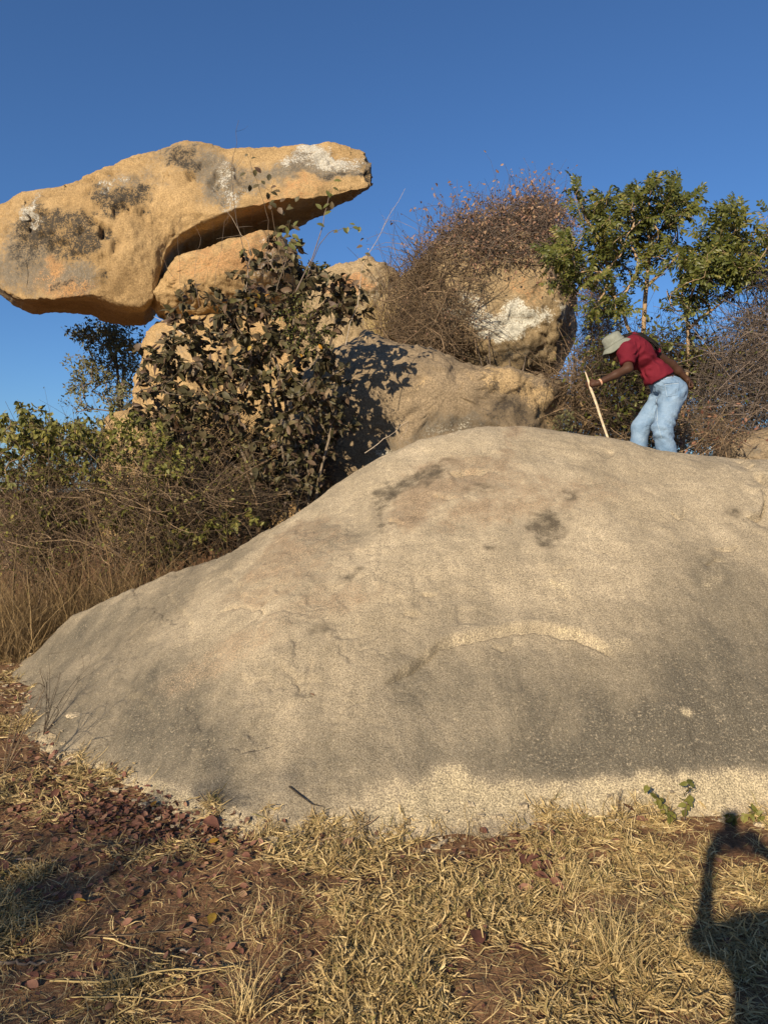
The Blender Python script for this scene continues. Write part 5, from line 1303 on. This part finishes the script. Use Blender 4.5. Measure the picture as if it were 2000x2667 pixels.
# loose flat blades lying between the tufts
N = 13000; r_ = rs(4)
px = np.where(r_.rand(N) < .2, r_.uniform(-900, 2900, N), r_.uniform(-100, 2100, N)); py = 1 / r_.uniform(1 / 2760, 1 / 1900, N); g = np.array(gpx(px, py)); g = g[slab_z(g[:, 0], g[:, 1]) < .03]; N = len(g)
th = r_.uniform(0, 6.28, N); g = on_floor(g, .006)
W = walks(g, np.c_[np.cos(th), np.sin(th), r_.uniform(0, .12, N)], r_.uniform(.03, .13, N), 4, r_, 1.2)
W[..., 2] = np.maximum(floor_z(W[..., 0], W[..., 1]) + .003, np.minimum(W[..., 2], floor_z(W[..., 0], W[..., 1]) + .02))
a = Acc(); a.ribbons(W, r_.uniform(.0018, .004, N)[:, None] * np.array([.6, 1, .9, .2])[None], norm(np.c_[-np.sin(th), np.cos(th), r_.normal(size=N) * .4]), r_.rand(N))
tag(a.build('loose_straw', M['straw'], None, origin=(0, 2.6, 0)), 'loose broken straw scattered over the soil', 'straw', None, 'stuff')
# red-brown leaf litter along the slab's left foot
def scatter(spots, n, seed):
    r_ = rs(seed); o = []
    for (x, y, rx, ry, w_) in spots:
        k = int(n * w_); o.append(np.array(gpx(x + r_.normal(size=k) * rx, np.clip(y + r_.normal(size=k) * ry, 1690, 2750))))
    return np.concatenate(o)
g = scatter([(300, 2120, 150, 35, .35), (160, 2080, 110, 50, .25), (480, 2170, 80, 25, .15), (90, 2000, 60, 60, .1), (1400, 2250, 50, 35, .06), (1350, 2210, 90, 20, .04), (700, 2230, 250, 40, .1), (900, 2420, 500, 120, .08), (60, 1800, 50, 70, .12), (300, 2250, 250, 80, .2), (250, 2450, 300, 120, .12)], 1700, 6)
g = g[slab_z(g[:, 0], g[:, 1]) < .04]; N = len(g); r_ = rs(7); g = on_floor(g, .008)
th = r_.uniform(0, 6.28, N); L = r_.uniform(.018, .045, N)
a = Acc(); a.leaves(g, np.c_[np.cos(th), np.sin(th), r_.normal(size=N) * .25], np.c_[r_.normal(size=(N, 2)) * .45, np.ones(N)], L, L * r_.uniform(.45, .8, N), OVATE, r_.rand(N) * .9, r_.uniform(-.4, .5, N), r_.uniform(0, .6, N))
tag(a.build('leaf_litter', M['litter'], None, origin=(-1, 3.2, 0)), 'crumbled red brown leaf litter along the left foot of the slab', 'leaf litter', None, 'stuff')
# small flakes and crumbs shed along the slab's foot
r_ = rs(17); n = 420; ci = r_.randint(0, len(cw) - 2, n); tq = r_.rand(n)[:, None]; cwa = np.array(cw)
g = cwa[ci] * (1 - tq) + cwa[ci + 1] * tq; g[:, :2] += r_.normal(size=(n, 2)) * [.05, .05] + [0, -.03]; g = on_floor(g, .002)
sz_ = .004 + .014 * r_.rand(n) ** 3; cube = np.array([[x, y, z] for z in (-1, 1) for y in (-1, 1) for x in (-1, 1)], float)
V = g[:, None] + sz_[:, None, None] * (cube[None] * np.array([1.2, .9, .5]) + r_.normal(size=(n, 8, 3)) * .35)
fq = np.array([[0, 2, 3, 1], [4, 5, 7, 6], [0, 1, 5, 4], [2, 6, 7, 3], [0, 4, 6, 2], [1, 3, 7, 5]])
a = Acc(); a.add(V.reshape(-1, 3), (np.arange(n)[:, None, None] * 8 + fq[None]).reshape(-1, 4)); tag(a.build('rock_flakes', M['slab'], None, smooth=False), 'small tan rock flakes and crumbs scattered along the slab foot', 'gravel', None, 'stuff')
# leaves large enough to be picked up one by one
def fallen(px, py, L, label, mat='litter', group=None, rnd=.5, w=.6, tilt=.3, yaw=None, z=.012):
    p = on_floor(gpx(px, py), z); y = rng.uniform(0, 6.28) if yaw is None else yaw
    a = Acc(); a.leaves(np.zeros((1, 3)), [[math.cos(y), math.sin(y), rng.uniform(0, .2)]], [[rng.normal() * tilt, rng.normal() * tilt - .15, 1]], L, L * w, OVATE, rnd, rng.uniform(-.3, .4), rng.uniform(.1, .6))
    V = np.concatenate(a.V); dn = V[:, 2].min()
    me = mesh_np('fallen_leaf', V - [0, 0, min(dn, 0)], None, np.concatenate(a.T), M[mat], True, {'rnd': np.concatenate(a.r)})
    o = link('fallen_leaf', me, None, tuple(float(q) for q in p)); tag(o, label, 'leaf', group)
fallen(1240, 2440, .085, 'large flat pale brown dead leaf lying in the grass below the centre', rnd=.97, w=.7, tilt=.15)
fallen(1215, 2410, .06, 'upright folded brown leaf just above the large flat dead leaf', rnd=.4, tilt=.9)
fallen(1125, 2440, .055, 'dark curled leaf on the bare soil patch left of the large flat leaf', rnd=.2, tilt=.6)
fallen(1270, 2310, .07, 'long brown leaf leaning in the grass below the red leaf pile', rnd=.6, w=.45, tilt=.5)
fallen(1345, 2312, .07, 'tan dead leaf just under the red leaf pile in the grass', rnd=.85, w=.5)
fallen(1365, 2480, .055, 'small brown leaf lying right of the large flat dead leaf', rnd=.7, w=.5)
fallen(1700, 2535, .05, 'dark red leaf on bare soil near the elbow of the shadow', rnd=.1, tilt=.4)
fallen(1880, 2255, .06, 'reddish leaf lit inside the loop of the photographer shadow', rnd=.7, w=.4)
for k, (x, y, lab) in enumerate([(1375, 2240, 'topmost curled red leaf of the pile in the middle of the grass'), (1395, 2262, 'dark red leaf at the heart of the leaf pile in the grass'), (1410, 2285, 'red brown leaf low in the leaf pile in the grass'),
        (1430, 2300, 'lowest right leaf of the red pile in the grass'), (1385, 2275, 'folded leaf left of the heart of the red leaf pile'), (1405, 2250, 'upper middle leaf of the red pile in the grass'), (1440, 2270, 'rightmost leaf of the red pile in the grass'),
        (1365, 2265, 'leftmost leaf of the red pile in the grass'), (1425, 2245, 'upper right leaf of the red pile in the grass'), (1390, 2295, 'lowest left leaf of the red pile in the grass')]):
    fallen(x, y, rng.uniform(.05, .075), lab, group='leaves in the red pile', rnd=rng.rand() * .7, tilt=.6, z=.02 + .006 * (k % 3))
fallen(530, 2150, .085, 'broad brown leaf leaning on the lower left foot of the slab', rnd=.6, w=.75, tilt=.7)
fallen(395, 2110, .05, 'bright yellow leaf at the left foot of the slab', 'yellow_leaf', rnd=.1)
fallen(570, 2200, .05, 'pale yellow crumpled leaf in the grass at the slab foot', 'yellow_leaf', rnd=0, tilt=.6)
fallen(545, 2420, .06, 'yellow leaf standing on the bare soil below the slab', 'yellow_leaf', rnd=.2, tilt=.8)
fallen(310, 2138, .035, 'small orange leaf on the red litter', 'yellow_leaf', rnd=.9)
fallen(450, 2140, .06, 'pinkish brown leaf lying along the lower left slab edge', rnd=.95, w=.45)
fallen(180, 2040, .06, 'lobed tan leaf standing above the red litter at left', rnd=.9, tilt=.7)
fallen(130, 2085, .06, 'pale brown folded leaf upright in the left litter', rnd=.85, tilt=1.0)
fallen(230, 2108, .045, 'grey faded leaf on the left litter', rnd=.99, tilt=.3)
fallen(890, 2212, .075, 'wide reddish leaf tucked under the twig at the slab foot', rnd=.6, w=.5)
fallen(925, 2195, .05, 'curled yellow leaf beside the twig at the slab foot', 'yellow_leaf', rnd=.05)
fallen(225, 2370, .05, 'wilted yellow leaf sticking up from the shaded left grass', 'yellow_leaf', rnd=.0, tilt=.9)
fallen(20, 2280, .08, 'dark brown leaf at the left edge in the grass', rnd=.2, w=.45)
fallen(1590, 2205, .05, 'small brown leaf in the grass below the dry sprig', rnd=.5)
fallen(1655, 2135, .075, 'wide brown leaf leaning against the slab beside the seedling', rnd=.75, w=.7, tilt=.8)
fallen(1690, 2150, .08, 'long brown leaf under the seedling at the slab foot', rnd=.65, w=.45, tilt=.5)
fallen(1735, 2150, .065, 'folded tan leaf right under the seedling stem', rnd=.9, tilt=.7)
fallen(1800, 2125, .05, 'dark red leaf between the two seedlings', rnd=.2, tilt=.6)
fallen(1840, 2128, .085, 'crumpled straw coloured leaf right of the seedlings', 'straw', rnd=.6, w=.6, tilt=.5)
fallen(820, 2022, .03, 'small red leaf stuck on the slab below the dark stick', rnd=.2, z=.004)

# sticks and stalks lying about
def stick(px, r0, label, mat='twig', name='stick', cat='stick', lift=.01, sides=6, kids=0, ribbon=False, end=.5):
    P = on_floor(np.array([gpx(x, y) for x, y, *h in px]), 0); P[:, 2] += [(h[0] if h else lift) for x, y, *h in px]
    t = np.linspace(0, len(px) - 1, 12); P = np.stack([np.interp(t, np.arange(len(px)), P[:, k]) for k in range(3)], -1); P[1:-1] += rng.normal(size=(10, 3)) * .004
    a = Acc()
    a.tubes(P[None], np.linspace(r0, r0 * end, 12)[None], sides, r=rng.rand())
    o = a.build(name, M[mat], None); tag(o, label, cat)
    if kids:
        q = walks(P[rng.randint(2, 11, kids)], rng.normal(size=(kids, 3)) * [1, .6, .3] + [0, 0, .5], rng.uniform(.04, .13, kids), 5, rng, .8)
        for k in range(kids):
            b = Acc(); b.tubes(q[k:k + 1], np.linspace(r0 * .5, .0006, 5)[None], 4, r=rng.rand()); b.build('twig', M[mat], o)
    return o
M['straw_stalk'] = stem_mat('straw_stalk', [(0, (.42, .31, .13)), (1, (.52, .40, .19))], .1)
def on_slab(px, h=.004):
    P = np.array([slab_point(x, y) for x, y in px]); P[:, 2] += h; return P
P = on_slab([(752, 2052), (785, 2078), (815, 2096), (838, 2105)], .007)
t = np.linspace(0, 3, 10); P = np.stack([np.interp(t, np.arange(4), P[:, k]) for k in range(3)], -1)
a = Acc(); a.tubes(P[None], np.linspace(.0042, .0018, 10)[None], 6); tag(a.build('stick', M['twig_dark'], None), 'short dark stick lying on the lower face of the slab', 'stick')
stick([(720, 2205), (800, 2200), (860, 2192), (930, 2175), (985, 2160)], .005, 'branched grey twig lying along the foot of the slab', 'twig', kids=9)
stick([(130, 2570), (250, 2585, .03), (420, 2575, .04), (620, 2548, .03)], .0032, 'long pale straw stalk crossing the bottom left corner', 'straw_stalk', 'straw_stalk', 'stalk', .015)
stick([(300, 2665), (430, 2600, .03), (560, 2555, .03), (640, 2545)], .0025, 'bent straw stalk rising toward the long pale stalk', 'straw_stalk', 'straw_stalk', 'stalk', .015)
stick([(180, 2605), (300, 2625, .02), (480, 2632, .03), (650, 2610, .02)], .0022, 'thin straw stalk lying below the long pale stalk', 'straw_stalk', 'straw_stalk', 'stalk', .012)
stick([(0, 2518), (60, 2517), (122, 2521)], .006, 'grey cut stick end at the left edge of the ground', 'twig_grey', lift=.012)
stick([(40, 2247), (90, 2250), (150, 2255)], .005, 'short grey stick on the ground at left', 'twig_grey')
stick([(270, 2462), (350, 2480), (430, 2500), (480, 2510)], .0028, 'pale flat stalk on the soil at lower left', 'straw_stalk', 'straw_stalk', 'stalk', .015)
stick([(180, 2435), (330, 2455, .015), (480, 2435, .015), (600, 2415)], .003, 'thin brown stalk across the bare soil patch', 'twig', 'straw_stalk', 'stalk')
stick([(810, 2255), (870, 2268), (950, 2290)], .0045, 'grey twig in the grass right of centre foot', 'twig')
stick([(470, 2485), (500, 2487), (520, 2495)], .004, 'short pale chip on the bare soil', 'twig_pale')
stick([(530, 2310), (580, 2345), (640, 2385)], .002, 'fine dark stem in the grass below the slab', 'twig_dark')
stick([(140, 2100, .05), (170, 2140), (205, 2178), (225, 2180)], .0025, 'thin straw stem fallen over the red litter', 'straw_stalk', 'straw_stalk', 'stalk')
stick([(0, 1985), (60, 1998), (110, 1990), (120, 2020)], .004, 'crooked brown stick at the left edge by the litter', 'twig')
stick([(0, 2295), (40, 2270), (60, 2262)], .005, 'bent dark twig at far left in the grass', 'twig_dark')
# standing straw tufts
straw_tuft('grass_tuft', on_floor(gpx(1600, 2500)), 120, (.12, .36), .14, 'upright wispy straw tuft left of the photographer shadow', 91, 'straw', .0026, curl=.25)
straw_tuft('grass_tuft', on_floor(gpx(1480, 2330)), 70, (.08, .2), .14, 'thin upright straw tuft below the red leaf pile', 92, 'straw', .0024, curl=.3, lean=(.15, 0))
straw_tuft('grass_tuft', on_floor(gpx(640, 2640)), 80, (.12, .3), .1, 'spreading straw tuft at the bottom left of centre', 93, 'straw', .0032, curl=.5)
straw_tuft('grass_tuft', on_floor(gpx(690, 2180)), 140, (.06, .13), .16, 'pale dense grass clump against the foot of the slab', 94, 'straw', .0035, curl=1.0, lean=(.2, 0))
straw_tuft('grass_tuft', on_floor(gpx(180, 2450)), 60, (.06, .16), .08, 'brown leaning grass clump on the shaded soil at left', 95, 'brown_straw', .003, curl=.8, lean=(-.2, 0))
straw_tuft('grass_tuft', on_floor(gpx(1240, 2170)), 110, (.05, .12), .3, 'dark fringe of thin grass along the middle of the slab foot', 96, 'brown_straw', .0022, curl=1.2)
straw_tuft('grass_tuft', on_floor(gpx(700, 2420)), 130, (.05, .12), .25, 'grey green grass clump in the centre left turf', 97, 'straw', .0035, curl=1.0)
# dry sprigs
def sprig(name, base, n, h, label, seed, mat='twig_dark', lean=(0, 0), r=.002, spread=.4, cat='twig', sub=3):
    r_ = rs(seed); t = thing(name, base, label, cat)
    d = np.c_[r_.normal(size=(n, 2)) * spread + np.array(lean), np.ones(n)]
    W = walks(np.repeat(np.array(base)[None] - [0, 0, .01], n, 0), d, h * r_.uniform(.6, 1.1, n), 8, r_, .35)
    for k in range(n):
        a = Acc(); a.tubes(W[k:k + 1], np.linspace(r, r * .4, 8)[None], 4, r=r_.rand())
        j = r_.randint(3, 8, sub); q = walks(W[k, j], norm(W[k, 7] - W[k, 3])[None] + r_.normal(size=(sub, 3)) * .5, h * r_.uniform(.2, .4, sub), 5, r_, .5)
        st = a.build('stem', M[mat], t)
        b = Acc(); b.tubes(q, np.linspace(r * .5, r * .25, 5)[None], 3, r=r_.rand()); b.build('twig', M[mat], st, kind='stuff')
    return t
sprig('dry_sprig', on_floor(gpx(112, 1928)), 9, .5, 'fan of thin dark dry twigs at the left foot of the slab', 111, 'twig_dark', (.45, .3), .0024, .28)
sprig('dry_sprig', on_floor(gpx(10, 2020)), 6, .6, 'bare grey sprig at the left edge before the slab', 112, 'twig', (.1, .1), .004, .25)
sprig('dry_sprig', on_floor(gpx(1625, 2140)), 5, .16, 'leafless brown sprig at the slab foot left of the seedling', 113, 'twig', (-.3, 0), .0028, .8)
sprig('dry_sprig', on_floor(gpx(960, 2175)), 6, .14, 'wiry dry sprig standing at the centre slab foot', 114, 'twig_dark', (-.2, 0), .0014, .6)
sprig('dry_sprig', on_floor(gpx(570, 2180)), 2, .12, 'single thin stem leaning on the slab at lower left', 115, 'twig_dark', (.5, .2), .0014, .1)
# green seedlings at the right foot of the slab
def seedling(basepx, stems, label, seed, lr=(.028, .045)):
    r_ = rs(seed); b = on_floor(gpx(*basepx)); t = thing('seedling', b, label, 'seedling')
    me = [leaf_mesh('seedling_leaf', M['lush_leaf'], OVATE, c_, f_, .6) for c_, f_ in ((.3, .3), (.6, .2))]
    for pts in stems:
        P = np.array([b - [0, 0, .01]] + [at(x, y, b[1] + dy) for x, y, dy in pts]); tt_ = np.linspace(0, len(P) - 1, 10); Q = np.stack([np.interp(tt_, np.arange(len(P)), P[:, k]) for k in range(3)], -1)
        a = Acc(); a.tubes(Q[None], np.linspace(.0028, .0012, 10)[None], 5, r=r_.rand()); s_ = a.build('stem', M['twig'], t)
        for j in range(3, 10):
            for _ in range(2 if j < 9 else 3):
                place_leaf('leaf', me[r_.randint(2)], s_, Q[j] + r_.normal(size=3) * .004, norm(r_.normal(size=3) + [0, -.2, -.7]), norm(r_.normal(size=3) * .5 + [0, -.7, .6]), r_.uniform(*lr))
    return t
seedling((1770, 2150), [[(1755, 2120, 0), (1725, 2095, 0), (1690, 2050, .01)], [(1750, 2130, -.02), (1730, 2110, -.03), (1715, 2080, -.03)]], 'drooping green seedling leaning left against the slab foot', 121)
seedling((1782, 2150), [[(1785, 2110, 0), (1795, 2070, .01), (1792, 2040, .02)]], 'upright green seedling with a yellowing leaf at the slab foot', 122, (.035, .055))
seedling((1900, 2150), [[(1930, 2125, 0), (1960, 2118, 0), (1985, 2120, 0)], [(1915, 2130, 0), (1895, 2120, 0)]], 'low green seedling creeping at the right edge by the photographer shadow', 123)
# scattered stones and clods
for k, (x, y, s_, lab) in enumerate([(205, 1868, .06, 'flat tan rock chip lying on the left end of the slab')]):
    p = slab_point(x, y); u = rs(5).normal(size=(60, 3)); u = norm(u) * (1 + .15 * rs(6).rand(60, 1)) * np.array([s_ * 1.3, s_ * .7, s_ * .35])
    import bmesh
    bm = bmesh.new(); [bm.verts.new(q) for q in u]; bmesh.ops.convex_hull(bm, input=bm.verts[:]); me = bpy.data.meshes.new('rock_chip'); bm.to_mesh(me); bm.free(); me.materials.append(M['slab'])
    tag(link('rock_chip', me, None, (float(p[0]), float(p[1]), float(p[2]) + s_ * .2)), lab, 'stone')

# ------------------------------------------------------------------ shrub beyond the left of the camera: its shade dapples the lower left grass
r_ = rs(131); b = np.array([-7.2, -8.6, 0.0]); b[2] = ground_z(b[0], b[1])
t = thing('shade_tree', b, 'sparse leafy tree behind the camera shading the lower left grass', 'tree')
cs = np.array([gpx(20, 2340), gpx(210, 2310), gpx(-150, 2450), gpx(60, 2640), gpx(-250, 2300), gpx(620, 2060)]) - SUN_D * 11.5
tg = cs[r_.choice(len(cs), 150, p=[.25, .17, .2, .16, .2, .02])] + r_.normal(size=(150, 3)) * [.22, .28, .14]
tt_ = np.linspace(0, 1, 8)[:, None]; roots = [(b - [0, 0, .05]) * (1 - tt_) + c_ * tt_ for c_ in cs]
segs, par, cnt = colonize(roots, tg, r_); a = Acc(); add_wood(a, segs, cnt, .004, .06, 6, r_); a.build('stem', M['stem'], t)
lp, ld = tip_points(segs, 6, r_, 5); d, n = leaf_frames(lp, ld, r_); L = r_.uniform(.05, .09, len(lp))
f = Acc(); f.leaves(lp, d, n, L, L * .6, OVATE, r_.rand(len(L)), .2, .3); f.build('foliage', M['bush_leaf'], t, kind='stuff')
